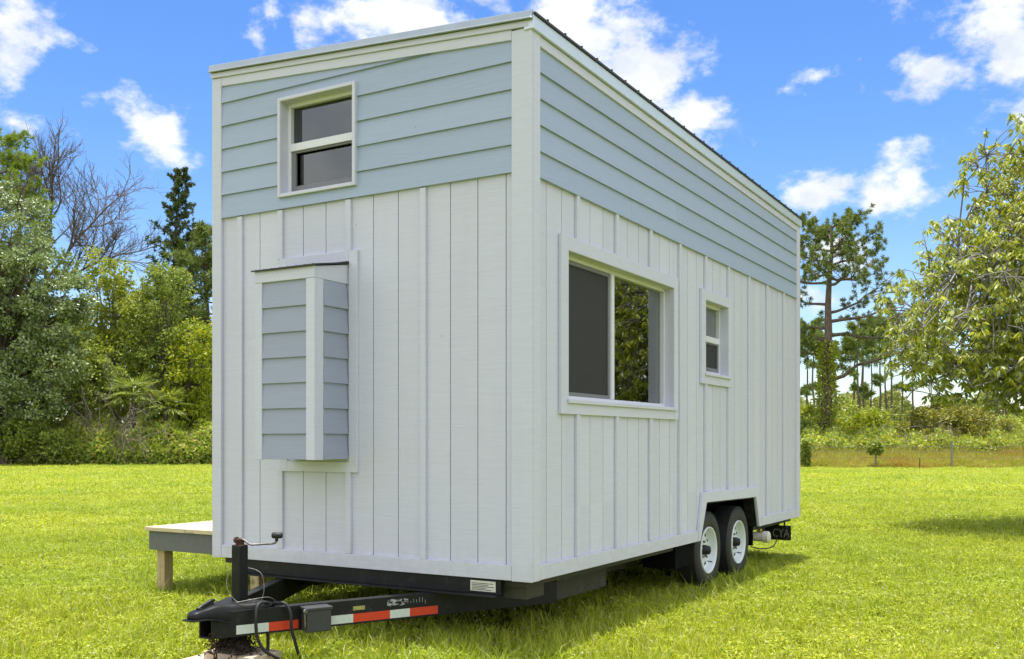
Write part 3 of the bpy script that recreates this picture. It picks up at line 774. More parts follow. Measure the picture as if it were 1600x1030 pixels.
for k in range(3): patch(mb, .79, .885, .286 + k * .007, .2885 + k * .007, .0271, .0275)
obj('sticker_print', mb, 'ink', tb)
mb = MB(); r2 = random.Random(5)
for k in range(46):                               # remains of a torn label
    s = 1.02 + r2.random() * .12; z = .283 + r2.random() * .037
    patch(mb, s, s + .004 + r2.random() * .02, z, z + .002 + r2.random() * .008, .0261, .0264 + k * .00001)
for k in range(7): s = 1.16 + k * .02; patch(mb, s, s + .003, .28 + r2.random() * .02, .30 + r2.random() * .03, .0261, .0266)
obj('label_remains', mb, 'scrape', tb)
# box for the breakaway battery
bx = obj('battery_box', patch(MB(), .475, .625, .195, .318, .030, .120), 'plastic', house, bevel=.006)
obj('lid', patch(MB(), .468, .632, .3185, .338, .026, .127), 'plastic', bx, bevel=.005)
obj('hasp', MB().tube([on_beam(.468, .115, .325), on_beam(.462, .122, .31), on_beam(.466, .118, .23)], .005, 6), 'zinc', bx)
obj('hasp', MB().lathe([(0, .0), (0, .013), (.012, .013), (.012, 0)], on_beam(.462, .122, .322), 'x', 10), 'zinc', bx)
# storage box behind the beam and its amber side lamp
mb = MB(); mb.box(-.62, -.245, .80, 1.58, .212, .404); obj('steel_box', mb, 'olive', frame, bevel=.004)
mb = MB(); mb.box(-.13, -.085, .16, .235, .345, .402); obj('marker_lamp', mb, 'amber', house, bevel=.005)

# jack
mb = MB(); mb.box(-1.3525, -1.2875, -1.0625, -.9975, .26, .69); jk = obj('jack', mb, 'black', house, bevel=.003)
mb = MB(); mb.box(-1.3505, -1.2895, -1.0605, -.9995, .6902, .694); mb.box(-1.334, -1.306, -1.05, -1.01, .694, .725)
mb.lathe([(-.028, 0), (-.028, .010), (.028, .010), (.028, 0)], (-1.32, -1.03, .722), 'y', 10); mb.lathe([(-.024, 0), (-.024, .018), (-.01, .018), (-.01, 0)], (-1.33, -1.03, .72), 'x', 10)
obj('crank_gear', mb, 'rust', jk)
e = np.array([RT[0], RT[1]])
cp = lambda s, z: (-1.32 + e[0] * s, -1.03 + e[1] * s, z)
cr = obj('crank', MB().tube([cp(0, .722), cp(.02, .724), cp(.05, .70), cp(.066, .694), cp(.12, .697), cp(.19, .701), cp(.204, .706), cp(.209, .716), cp(.21, .74)], .0062, 8), 'zinc', jk, smooth=True)
mb = MB(); mb.lathe([(-.030, 0), (-.030, .013), (-.022, .018), (.022, .018), (.030, .013), (.030, 0)], (0, 0, 0), 'x', 14)
vv = mb.v[0] @ np.array([[e[0], e[1], 0], [-e[1], e[0], 0], [0, 0, 1]]); mb.v[0] = vv + np.array(cp(.213, .748))
mb.lathe([(-.028, .0), (-.028, .009), (0, .011), (.0, 0)], cp(.21, .742), 'z', 12)
obj('knob', mb, 'rubber', cr, smooth=True)
mb = MB(); mb.lathe([(.10, 0), (.10, .026), (.27, .026), (.27, 0)], (-1.32, -1.03, 0), 'z', 16); mb.box(-1.385, -1.255, -1.095, -.965, .088, .10)
obj('jack_foot', mb, 'zinc', jk)
# coupler: lofted pressed-steel hood
mb = MB()
st_ = [(-1.395, .018, .322, .342), (-1.385, .036, .318, .357), (-1.36, .046, .316, .363), (-1.33, .048, .316, .366), (-1.29, .056, .312, .375), (-1.25, .068, .300, .384), (-1.20, .085, .284, .383), (-1.16, .10, .290, .383), (-1.08, .135, .318, .3815), (-.99, .175, .345, .380), (-.96, .19, .350, .3795)]
rings = []
for (y, w, z0, z1) in st_:
    h = z1 - z0
    rings += [(-1.32 + sx * w * k, y, z0 + h * t) for sx, k, t in ((-1, 1.0, 0), (-1, .99, .55), (-1, .86, .88), (-1, .6, 1.), (0, 0, 1.0), (1, .6, 1.), (1, .86, .88), (1, .99, .55), (1, 1.0, 0))]
k = 9; nst = len(st_)
q = [(i * k + j, i * k + j + 1, (i + 1) * k + j + 1, (i + 1) * k + j) for i in range(nst - 1) for j in range(k - 1)]
q.append(tuple(range(k))[::-1]); mb.add(rings, q)
cpl = obj('coupler', mb, 'black', house, smooth=True)
sf = cpl.modifiers.new('thick', 'SOLIDIFY'); sf.thickness = .006
ss = cpl.modifiers.new('sub', 'SUBSURF'); ss.levels = 1; ss.render_levels = 2
mb = MB(); fl = [(-1.41, .03), (-1.40, .052), (-1.33, .064), (-1.28, .072), (-1.24, .086), (-1.19, .10)]
pts = [(-1.32 + w, y) for y, w in fl] + [(-1.32 - w, y) for y, w in fl[::-1]]
zz = {-1.41: .316, -1.40: .316, -1.33: .316, -1.28: .309, -1.24: .298, -1.19: .282}
n_ = len(pts); mb.add([(x, y, zz[y] - .004) for x, y in pts] + [(x, y, zz[y] + .003) for x, y in pts], [(i, i + 1, n_ - 2 - i, n_ - 1 - i)[::-1] for i in range(5)] + [(n_ + i, n_ + i + 1, 2 * n_ - 2 - i, 2 * n_ - 1 - i) for i in range(5)] + [(i, (i + 1) % n_, n_ + (i + 1) % n_, n_ + i) for i in range(n_)])
obj('lip', mb, 'rail', cpl, bevel=.002)
mb = MB(); mb.hexa([(-1.333, -1.335, .362), (-1.307, -1.335, .362), (-1.307, -1.235, .382), (-1.333, -1.235, .382)], [(-1.333, -1.335, .371), (-1.307, -1.335, .371), (-1.307, -1.235, .396), (-1.333, -1.235, .396)])
mb.tube([(-1.32, -1.34, .368), (-1.32, -1.315, .378), (-1.32, -1.245, .402), (-1.32, -1.22, .404)], [.010, .013, .012, .008], 8)
obj('latch', mb, 'black', cpl, bevel=.002)
mb = MB(); mb.hexa([(-1.44, -1.0, .345), (-1.20, -1.0, .345), (-1.13, -.88, .345), (-1.51, -.88, .345)], [(-1.44, -1.0, .3515), (-1.20, -1.0, .3515), (-1.13, -.88, .3515), (-1.51, -.88, .3515)])
mb.box(-1.35, -1.23, -1.27, -1.232, .20, .3) if False else None
obj('gusset', mb, 'black', frame)
mb = MB(); ring(mb, dict(o=(0, -1.255, 0), eu=(1, 0, 0), ev=(0, 0, 1), ew=(0, -1, 0)), (-1.365, -1.262, .201, .312), (-1.355, -1.272, .211, .302), -.05, .035); obj('hitch_tube', mb, 'rail', frame, bevel=.002)
# safety chain, breakaway wire, trailer cables
mb = MB()
for k in range(7):
    c = np.array([-1.30 + .008 * (k % 2) + .004 * k, -1.262 + .004 * k, .205 - k * .034]); a = np.linspace(0, 2 * math.pi, 13)
    u = np.array([math.cos(.5 + (k % 2) * 1.4), math.sin(.5 + (k % 2) * 1.4), 0])
    mb.tube(np.array([c + u * .013 * math.cos(t) + np.array([0, 0, .024]) * math.sin(t) for t in a]), .0046, 6, cap=False)
obj('safety_chain', mb, 'rust', house, smooth=True)
def spline(pts, n=8):
    p = np.array(pts, float); p = np.vstack([2 * p[0] - p[1], p, 2 * p[-1] - p[-2]]); out = []
    for i in range(1, len(p) - 2):
        for t in np.linspace(0, 1, n, endpoint=False):
            a, b, c, d = p[i - 1:i + 3]
            out.append(.5 * (2 * b + (c - a) * t + (2 * a - 5 * b + 4 * c - d) * t * t + (3 * b - a - 3 * c + d) * t ** 3))
    out.append(p[-2]); return np.array(out)
B = on_beam
for pts in ([B(.33, -.02, .35), B(.27, .02, .375), B(.215, .055, .372), B(.195, .075, .31), B(.20, .08, .20), B(.24, .075, .12), B(.30, .06, .075), B(.35, .05, .045), B(.40, .04, .030)],
            [B(.30, -.03, .35), B(.335, .01, .366), B(.375, .05, .362), B(.395, .075, .31), B(.40, .08, .22), B(.425, .07, .14), B(.45, .055, .07), B(.47, .04, .02)],
            [B(.30, -.03, .21), B(.30, -.03, .12), B(.29, -.02, .085)]):
    obj('cable', MB().tube(spline(pts), .0095, 8), 'rubber', house, smooth=True)
obj('breakaway_wire', MB().tube(spline([B(.16, -.02, .384), B(.12, -.06, .39), B(.09, -.12, .47), B(.13, -.15, .55), B(.21, -.12, .56), B(.27, -.06, .53), B(.27, -.01, .44), B(.24, .0, .37), B(.20, .01, .385)]), .0015, 6), 'zinc', house, smooth=True)
obj('breakaway_wire', MB().tube(spline([B(.10, .0, .385), B(.20, .02, .40), B(.29, .015, .402), B(.34, .0, .37), B(.36, -.01, .352)]), .002, 6), 'zinc', house, smooth=True)

# wheels
WY = (3.255, 4.085)
RW = .335
def wheel():
    c = (-.135, WY[0], RW)
    tyre = MB().lathe([(-.085, .205), (-.094, .235), (-.098, .28), (-.088, .318), (-.070, .331), (-.03, .335), (.03, .335), (.070, .331), (.088, .318), (.0985, .285), (.097, .262), (.0985, .25), (.096, .225), (.085, .205)], c, 'x', 64)
    t = obj('wheel', tyre, 'tyre', house, smooth=True)
    mb = MB()
    for k in range(72):         # tread and shoulder blocks
        a = 2 * math.pi * k / 72
        for (x0, x1, r) in ((-.083, -.045, .3325), (-.04, -.003, .3355), (.003, .04, .3355), (.045, .083, .3325)):
            a2 = a + (.02 if x0 > 0 else 0); v = []
            for rr in (r - .006, r + .004):
                for (xx, da) in ((x0, -.030), (x1, -.030), (x1, .030), (x0, .030)):
                    v.append((c[0] + xx, c[1] + rr * math.cos(a2 + da), c[2] + rr * math.sin(a2 + da)))
            mb.hexa(v[:4], v[4:])
    obj('tread', mb, 'tyre', t)
    rim = MB().lathe([(.088, .206), (.099, .203), (.099, .195), (.088, .190), (.07, .186), (.045, .180), (.030, .172), (.024, .160), (.034, .130), (.040, .100), (.040, .062), (.040, .0)], c, 'x', 64)
    rm = obj('rim', rim, 'rim', t, smooth=True)
    for k in range(12):
        h = MB(); a = 2 * math.pi * k / 12; cc = (c[0], c[1] + .142 * math.cos(a), c[2] + .142 * math.sin(a))
        rr = .0135 if k % 2 else .0165
        h.lathe([(.026, rr), (.0345, rr * .97), (.0348, 0)], cc, 'x', 14)
        obj('vent_hole', h, 'hole', t)
    for k in range(5):
        h = MB(); a = 2 * math.pi * k / 5 + .3; cc = (c[0], c[1] + .072 * math.cos(a), c[2] + .072 * math.sin(a))
        h.lathe([(.039, .012), (.058, .010), (.062, .006), (.062, 0)], cc, 'x', 6)
        obj('lug_nut', h, 'zinc', t)
    obj('hub_cap', MB().lathe([(.035, .045), (.075, .043), (.078, .038), (.098, .037), (.102, .030), (.102, .016), (.108, .013), (.108, 0)], c, 'x', 24), 'hub', t, smooth=True)
    obj('valve_stem', MB().tube([(c[0] + .035, c[1] + .13, c[2] - .11), (c[0] + .075, c[1] + .142, c[2] - .118)], .004, 6), 'rubber', t)
    return t
whl = wheel()
def copy_part(o, parent, off):
    c_ = o.copy(); col.objects.link(c_); c_.parent = parent; c_.location = Vector(o.location) + Vector(off)
    for ch in list(o.children): d_ = ch.copy(); col.objects.link(d_); d_.parent = c_
    return c_
copy_part(whl, house, (0, WY[1] - WY[0], 0)); copy_part(whl, house, (-HW + .27, 0, 0)); copy_part(whl, house, (-HW + .27, WY[1] - WY[0], 0))
# fender box in front of and over the wheels
for sx in (0, -HW + .37):
    mb = MB(); mb.box(-.32 + sx, -.045 + sx, 2.80, 2.815, .26, .70); mb.box(-.32 + sx, -.045 + sx, 2.8155, 4.55, .74, .752); mb.box(-.32 + sx, -.045 + sx, 4.535, 4.55, .26, .7395); mb.box(-.34 + sx, -.321 + sx, 2.80, 4.55, .2, .7525); mb.box(-.32 + sx, -.0155 + sx, 2.90, 4.50, .7535, .757)
    mb.box(-.32 + sx, -.04 + sx, 2.45, 2.7995, .255, .4535)
    obj('fender', mb, 'tread', house)
mb = MB(); mb.box(-2.2, -.24, WY[0] - .03, WY[0] + .03, RW - .03, RW + .03); mb.box(-2.2, -.24, WY[1] - .03, WY[1] + .03, RW - .03, RW + .03); obj('axle', mb, 'black', frame)

# rear: number plate on its bracket, drain pipe with brass fitting, loose cable
yp = 5.50
pf = dict(o=(0, yp, 0), eu=(1, 0, 0), ev=(0, 0, 1), ew=(0, -1, 0))
mb = MB(); slab(mb, pf, -.255, .075, .235, .392, 0, .004); pl = obj('number_plate', mb, 'plate', house, bevel=.001)
cu = bpy.data.curves.new('plate_text', 'FONT'); cu.body = 'L  CYA'; cu.size = .125; cu.extrude = .0015; cu.align_x = 'RIGHT'
to = bpy.data.objects.new('plate_text', cu); col.objects.link(to)
bpy.context.view_layer.update()
me = bpy.data.meshes.new_from_object(to.evaluated_get(bpy.context.evaluated_depsgraph_get()))
bpy.data.objects.remove(to)
me.transform(Matrix.Translation((.060, yp - .0058, .268)) @ Matrix.Rotation(math.radians(90), 4, 'X') @ Matrix.Diagonal((.74, 1, 1, 1)))
me.transform(Matrix.Translation(-house.location)); me.materials.append(M['emboss'])
lt = bpy.data.objects.new('plate_letters', me); col.objects.link(lt); lt.parent = pl
mb = MB()
for (x, z) in ((-.20, .375), (.03, .375), (-.20, .25), (.035, .25)): mb.lathe([(-.008, 0), (-.008, .006), (-.004, .006)], (x, yp, z), 'y', 8)
obj('bolt', mb, 'zinc', pl)
mb = MB(); mb.box(-.12, -.06, yp + .001, yp + .04, .33, .4525); mb.box(-.005, .010, yp + .001, yp + .02, .33, .4525); obj('bracket', mb, 'black', frame)
mb = MB().lathe([(0, 0), (0, .046), (.10, .046), (.10, .058), (.15, .058), (.16, .045), (.165, .03), (.165, 0)], (-.09, 4.72, .335), 'x', 20)
pv = obj('drain_pipe', mb, 'pvc', house, smooth=False)
obj('brass_fitting', MB().lathe([(0, .0), (0, .026), (.035, .026), (.035, 0)], (-.03, 4.72, .378), 'z', 6), 'brass', pv)
obj('cable', MB().tube(spline([(-.09, 4.62, .24), (-.02, 4.72, .215), (.02, 4.95, .21), (0, 5.2, .245), (-.05, 5.35, .31)]), .006, 6), 'rubber', house, smooth=True)
obj('cable', MB().tube(spline([(-.09, 4.66, .44), (-.04, 4.8, .405), (-.04, 4.95, .415), (-.06, 5.2, .445)]), .007, 6), 'rubber', house, smooth=True)

# ------------------------------------------------------------------ deck, blocks
deck = thing('deck', 'low timber deck with pale pine boards and grey painted rim beside the house', 'deck', (-3.35, 2.0, 0))
mb = MB(); x = -4.055; bw = .1425
n_b = int((4.6 - .55) / bw)
for k in range(n_b): y = .55 + k * bw; mb.box(-4.055, -2.69, y + .002, y + bw - .003, .532, .566)
obj('decking', mb, 'deck', deck, bevel=.003)
y1 = .55 + n_b * bw
mb = MB(); mb.box(-4.03, -2.70, .575, .613, .372, .530); mb.box(-4.034, -3.992, .6135, y1, .372, .530); mb.box(-2.74, -2.70, .6135, y1, .372, .530)
obj('rim_joist', mb, 'rimjoist', deck, bevel=.002)
for (x, y) in ((-3.985, .62), (-2.90, .62), (-3.985, 2.5), (-2.90, 2.5), (-3.985, 4.4), (-2.90, 4.4)):
    mb = MB(); mb.box(x, x + .092, y, y + .092, -.02, .531); obj('leg', mb, 'post', deck, bevel=.003)

bk = obj('wood_block', MB().box(-1.60, -1.07, -1.26, -1.02, .0, .045).box(-1.50, -1.12, -1.135, -.90, .046, .087), 'block', base=(-1.33, -1.1, 0), bevel=.003)
tag(bk, 'weathered boards laid on the grass under the trailer jack', 'wood block')
mb = MB(); r3 = np.random.default_rng(3)
n = 1100; c = r3.normal(0, 1, (n, 3)) * (.06, .05, .025) + (-1.33, -1.07, .10); c[:, 2] = np.maximum(c[:, 2] + .06 * np.exp(-((c[:, 0] + 1.33) ** 2) / .004), .03)
for p in c:
    d = r3.normal(0, 1, 3); d /= np.linalg.norm(d); mb.tube([p - d * .010, p + d * .010], [.0042, .003], 4)
tag(obj('mulch', mb, 'soil'), 'dark clump of mulch heaped around the jack foot', 'mulch', kind='stuff')

# ------------------------------------------------------------------ ground
mb = MB(); gx = np.array([-1500, -300, -120, -60, -30, -12, 0, 12, 30, 60, 120, 300, 1500.])
vv = [(x, y, 0) for y in gx for x in gx]; k = len(gx)
mb.add(vv, [(j * k + i, j * k + i + 1, (j + 1) * k + i + 1, (j + 1) * k + i) for j in range(k - 1) for i in range(k - 1)])
tag(obj('ground', mb, 'ground'), kind='structure')


def at(px, d):
    p = CAM[:2] + d * (FW + RT * (px - CX) / F_PX); return np.array([p[0], p[1]])


# ------------------------------------------------------------------ vegetation
def unit(a): return a / (np.linalg.norm(a, axis=-1, keepdims=True) + 1e-9)


def leaves(mb, c, axis, ln, wd, r, fold=.12, six=False):
    """one rhombic leaf per centre"""
    n = len(c); ln = np.broadcast_to(ln, (n,))[:, None]; wd = np.broadcast_to(wd, (n,))[:, None]
    a = unit(axis); s = unit(np.cross(a, r.normal(0, 1, (n, 3)))); nn = np.cross(a, s)
    if not six:
        v = np.stack([c, c + a * ln * .45 + s * wd + nn * ln * fold, c + a * ln, c + a * ln * .45 - s * wd + nn * ln * fold], 1).reshape(-1, 3)
        mb.add(v, np.arange(4 * n).reshape(-1, 4))
    else:
        dr = np.array([0, 0, -1.])
        v = np.stack([c, c + a * ln * .3 + s * wd + nn * ln * fold, c + a * ln * .68 + s * wd * .8 + nn * ln * fold * .6 + dr * ln * .06, c + a * ln * .97 + dr * ln * .16,
                      c + a * ln * .68 - s * wd * .8 + nn * ln * fold * .6 + dr * ln * .06, c + a * ln * .3 - s * wd + nn * ln * fold, c + a * ln * .66 + dr * ln * .05], 1).reshape(-1, 3)
        i = np.arange(n)[:, None] * 7
        mb.add(v, np.concatenate([i + np.array([[0, 1, 2, 6]]), i + np.array([[6, 2, 3, 4]]), i + np.array([[0, 6, 4, 5]])]))
    return mb


def blob_points(blobs, n, r, lo=.5):
    b = np.array(blobs, float); w = (b[:, 3] * b[:, 4] * b[:, 5]) ** (2 / 3); idx = r.choice(len(b), n, p=w / w.sum())
    d = unit(r.normal(0, 1, (n, 3))); rad = lo + (1 - lo) * r.random((n, 1)) ** .6
    return b[idx, :3] + d * rad * b[idx, 3:], d


def world_blobs(blobs):
    """blobs given as (right, away, up, r_right, r_away, r_up) from the tree's foot"""
    return [(RT[0] * q[0] + FW[0] * q[1], RT[1] * q[0] + FW[1] * q[1], *q[2:]) for q in blobs]


def limb_path(p, q, r, n=6, sag=.12, up=.25):
    p, q = np.array(p, float), np.array(q, float); L = np.linalg.norm(q - p); t = np.linspace(0, 1, n)[:, None]
    return p + (q - p) * t + np.array([0, 0, 1.]) * (up * L * t * (1 - t)) + np.concatenate([np.zeros((1, 3)), np.cumsum(r.normal(0, L * sag / n, (n - 1, 3)), 0)])


def broadleaf(name, label, cat, foot, h, tr, blobs, ncl, per, leaf, mat, bark, seed, group=None, clr=.5, twig=True, fork=.35, up=.1, lo=.5, fold=.12, droop=0., wd=.32, lean=(0, 0)):
    r = np.random.default_rng(seed); t = thing(name, label, cat, (foot[0], foot[1], 0), group)
    f3 = np.array([foot[0], foot[1], 0.]); wb = world_blobs(blobs)
    clr *= .86; lo = max(lo, .58); leaf *= 1.12; per = int(per * .9)
    c, d = blob_points(wb, ncl, r, lo); c = c + f3; c[:, 2] = np.maximum(c[:, 2], .25)
    tk = MB(); top = f3 + np.array([lean[0], lean[1], h * .8])
    tp = limb_path(f3 - np.array([0, 0, .1]), top, r, 8, .12, 0.); tk.tube(tp, np.linspace(tr, tr * .22, 8), 8)
    if twig:
        nl = max(6, ncl // 9); lim = []
        for q in c[r.choice(ncl, nl, replace=False)]:
            k = np.clip((q[2] * .62) / (h * .8), fork * .5, .95); s = tp[0] + (tp[-1] - tp[0]) * 0; ii = k * 7; i0 = int(ii); s = tp[i0] + (tp[min(7, i0 + 1)] - tp[i0]) * (ii - i0)
            lp = limb_path(s, q, r, 6, .3, .15); tk.tube(lp, np.linspace(tr * .34 * (1 - k * .5), .012 + tr * .03, 6), 5, False); lim.append(lp)
        lim = np.concatenate(lim)
        for q in c[r.choice(ncl, min(ncl, nl * 3), replace=False)]:
            s = lim[np.argmin(((lim - q) ** 2).sum(1) + (lim[:, 2] > q[2]) * .3)]
            tk.tube(limb_path(s, q, r, 4, .35, .1), np.linspace(.012 + tr * .04, .006, 4), 4, False)
    obj('trunk', tk, bark, t)
    n = ncl * per; ci = np.repeat(np.arange(ncl), per); cs = clr * (.6 + .8 * r.random(ncl))[ci][:, None]
    off = r.normal(0, 1, (n, 3)); off = unit(off) * (r.random((n, 1)) ** .5) * cs * np.array([1, 1, .75])
    p = c[ci] + off; p[:, 2] = np.maximum(p[:, 2], .05)
    ax = unit(off) * .9 + r.normal(0, .6, (n, 3)) + np.array([0, 0, up - droop])
    ln = leaf * (.65 + .7 * r.random(n))
    obj('crown', leaves(MB(), p, ax, ln, ln * wd, r, fold), LEAF[mat], t)
    return t


def needles(mb, c, dirs, n, ln, wd, r, spread=.9):
    """bottle-brush tuft of needles around each shoot tip"""
    m = len(c); ci = np.repeat(np.arange(m), n); a = unit(dirs[ci] * .55 + r.normal(0, spread, (m * n, 3)) * .75)
    p = c[ci] - dirs[ci] * ln * .5 * r.random((m * n, 1)); l = ln * (.7 + .5 * r.random(m * n))
    return leaves(mb, p, a, l, np.full(m * n, wd), r, .04)


def pine(name, label, foot, h, tr, branches, mat, bark, seed, lean=0., group=None, tufts=10, tl=.34, tw=.022, nn=26, ivy=None, cat='pine tree', spread=1.0, nsub=4):
    """branches: (height, length, direction angle, rise)"""
    r = np.random.default_rng(seed); t = thing(name, label, cat, (foot[0], foot[1], 0), group); f3 = np.array([foot[0], foot[1], 0.])
    tk = MB(); top = f3 + np.array([RT[0] * lean, RT[1] * lean, h])
    tp = limb_path(f3 - np.array([0, 0, .1]), top, r, 10, .05, 0.)
    tk.tube(tp, np.linspace(tr, tr * .16, 10), 9)
    tips, dirs = [], []
    for (z, L, ang, rise) in branches:
        k = min(.99, z / h) * 9; i0 = int(k); s = tp[i0] + (tp[i0 + 1] - tp[i0]) * (k - i0)
        d = np.array([RT[0] * math.cos(ang) + FW[0] * math.sin(ang), RT[1] * math.cos(ang) + FW[1] * math.sin(ang), rise])
        e_ = s + d * L; bp = limb_path(s, e_, r, 7, .22, -.18 if rise > 0 else .22); rad = tr * .30 * (.35 + L / 8)
        tk.tube(bp, np.linspace(rad, .015, 7), 5, False)
        for j in range(2, 7):
            for q in range(nsub):
                dd = unit(d * .6 + r.normal(0, .8, 3) + np.array([0, 0, .35])); l2 = L * (.10 + .22 * r.random()) * spread
                e2 = bp[j] + dd * l2; tk.tube([bp[j], (bp[j] + e2) / 2 + r.normal(0, .05 * l2, 3), e2], [.022, .016, .01], 4, False)
                for g_ in range(max(1, tufts // 4)):
                    u = 1 - .5 * r.random() * (g_ > 0); o_ = r.normal(0, .16 * spread, 3) * (g_ > 0)
                    tips.append(bp[j] + dd * l2 * u + o_); dirs.append(unit(dd + np.array([0, 0, .4]) + o_))
        tips.append(e_); dirs.append(unit(d))
    obj('trunk', tk, bark, t)
    obj('crown', needles(MB(), np.array(tips), np.array(dirs), nn, tl, tw, r), LEAF[mat], t)
    if ivy:
        n, z1 = ivy; z = r.random(n) ** .8 * z1; a = r.random(n) * 2 * math.pi; k = np.clip((z + .1) / h * 9, 0, 8.99); i0 = k.astype(int)
        ct = tp[i0] + (tp[i0 + 1] - tp[i0]) * (k - i0)[:, None]; rr = tr * (1 - .84 * z / h) + .02 + np.abs(r.normal(0, .09, n)) * (1 + (np.sin(z * 2.1) > .3))
        p = ct + np.stack([np.cos(a) * rr, np.sin(a) * rr, np.zeros(n)], 1)
        obj('ivy', leaves(MB(), p, np.stack([np.cos(a), np.sin(a), r.normal(-.3, .6, n)], 1), .12 + .12 * r.random(n), .06, r), LEAF['vine'], t)
    return t


def bare(name, label, foot, trunks, seed):
    """leafless tree: recursive branching"""
    r = np.random.default_rng(seed); t = thing(name, label, 'bare tree', (foot[0], foot[1], 0)); tk = MB(); tw = MB()
    def grow(p, d, L, rad, lev):
        n = 5; pts = [p]; dd = d.copy()
        for _ in range(n): dd = unit(dd + r.normal(0, .13, 3) + np.array([0, 0, .035 * (lev > 0)])); pts.append(pts[-1] + dd * L / n)
        (tk if lev < 2 else tw).tube(pts, np.linspace(rad, rad * .55, n + 1), 6 if lev < 2 else 4, False)
        if lev >= 4: return
        nb = (7, 6, 5, 3, 2)[lev]
        for i in range(nb):
            q = pts[1 + int((i + r.random()) / nb * n) if lev else 2 + int((i + r.random()) / nb * (n - 1))]
            side = unit(np.cross(dd, r.normal(0, 1, 3))); side = unit(side * np.array([1, 1, .6]))
            grow(q, unit(dd * .75 + side * (.45 + .35 * r.random()) + np.array([0, 0, .12])), L * (.42 + .22 * r.random()), max(.011, rad * .5), lev + 1)
        grow(pts[-1], dd, L * .6, max(.011, rad * .6), lev + 1)
    f3 = np.array([foot[0], foot[1], 0.])
    for (z0, dx, dy, dz, L, rad) in trunks:
        d = unit(np.array([RT[0] * dx + FW[0] * dy, RT[1] * dx + FW[1] * dy, dz])); 
        if z0: tk.tube([f3, f3 + (0, 0, z0)], [rad * 1.35, rad * 1.1], 8)
        grow(f3 + np.array([0, 0, z0]), d, L, rad, 0)
    obj('trunk', tk, 'twig', t); obj('twigs', tw, 'twig', t)
    return t


# --- left tree line
broadleaf('oak_tree', 'silvery green dense oak at the far left of the tree line', 'oak tree', at(12, 53), 15.5, .42,
          [(-.4, 0, 12.4, 2.7, 2.6, 2.6), (1.5, -.5, 9.6, 2.7, 2.5, 2.3), (-1.2, -.8, 9.0, 3.0, 2.4, 2.6), (2.6, 0, 7.4, 1.7, 1.8, 1.6), (.2, -.8, 6.4, 2.3, 1.8, 1.5), (-2.6, .3, 11, 2.6, 2.5, 3), (2.9, -.6, 5.4, 1.6, 1.4, 1.5), (.8, -1.0, 4.6, 1.9, 1.4, 1.4), (-1.6, -1.0, 4.4, 2.0, 1.4, 1.4), (3.1, 0, 9.0, 1.2, 1.3, 1.2), (-.5, -1.2, 3.2, 2.2, 1.2, 1.2), (1.8, -.8, 3.4, 1.5, 1.2, 1.0)], 560, 100, .15, 'oak', 'bark', 11, clr=.47, lo=.68)
pine('pine_tree', 'bright green pine rising behind the silvery oak', at(-14, 61), 19.8, .34,
     [(19.4 - k * .36, 1.5 + .12 * k * (1 if k < 22 else .75), k * 2.4 + .3, .5 - .022 * k) for k in range(34)], 'pine', 'bark_pine', 12, tufts=11, tl=.28, tw=.019, nn=42, spread=1.35)
bare('bare_tree', 'leafless grey branched tree fanning out above the oak', at(72, 66), [(13.0, -.48, .05, 1, 4.6, .12), (12.0, .62, -.1, .85, 4.8, .11), (13.4, .10, -.1, 1, 4.3, .12), (11.5, 1.0, .1, .55, 4.3, .10)], 21)
r9 = np.random.default_rng(4)
pine('conifer_tree', 'tall dark narrow conifer left of the house roof', at(268, 63), 18.3, .24,
     [(18.2 - k * .157, .35 + 1.45 * min(1, (k / 56) ** .8) * (.45 + .75 * r9.random()), k * 2.39 + r9.normal(0, .4), .5 if k < 40 else .25) for k in range(84)], 'conifer', 'bark', 13, tufts=4, tl=.21, tw=.034, nn=14, cat='conifer', spread=1.0, nsub=3)
pine('pine_tree', 'dark green pine half hidden behind the left corner of the house', at(322, 62), 14.2, .28,
     [(14.0 - k * .36, 1.4 + .10 * min(k, 12), k * 2.4, .4 - .02 * k) for k in range(24)], 'pine_dark', 'bark_pine', 14, tufts=10, tl=.38, tw=.028, nn=28, spread=1.3)
broadleaf('vine_tree', 'yellow green tree wrapped in vines in the middle of the left tree line', 'tree', at(178, 58), 13.0, .26,
          [(-.2, 0, 11.2, 1.4, 1.4, 1.4), (-.6, 0, 9.8, 1.6, 1.5, 1.5), (.8, 0, 8.4, 1.9, 1.7, 1.8), (-1.3, -.2, 7.6, 1.6, 1.6, 1.8), (0, -.4, 6.0, 2.2, 1.8, 2.2), (1.2, -.6, 4.4, 1.6, 1.5, 1.7), (-1.0, -.6, 4.2, 1.6, 1.5, 1.6)], 330, 60, .16, 'vine', 'bark_grey', 15, clr=.5, lo=.4)
broadleaf('leafy_tree', 'loose olive green tree below the dark conifer', 'tree', at(258, 57), 12.0, .20,
          [(.2, 0, 10.2, 1.2, 1.3, 1.3), (-.5, 0, 8.9, 1.5, 1.4, 1.4), (.8, 0, 7.0, 1.7, 1.5, 1.5), (-.6, 0, 6.2, 1.5, 1.5, 1.6), (.6, -.3, 4.6, 1.8, 1.5, 1.4)], 230, 55, .15, 'shade', 'bark', 16, clr=.45, lo=.4)
broadleaf('leafy_tree', 'bright lime green leafy tree beside the lower left corner of the house', 'tree', at(308, 56), 8.6, .15,
          [(.3, 0, 7.0, 1.3, 1.3, 1.2), (0, 0, 5.6, 1.6, 1.5, 1.5), (-.8, -.2, 3.9, 1.5, 1.4, 1.4), (.9, 0, 3.6, 1.6, 1.4, 1.5), (0, -.4, 2.2, 1.8, 1.4, 1.2)], 210, 60, .16, 'bright', 'bark', 17, clr=.45, lo=.45)
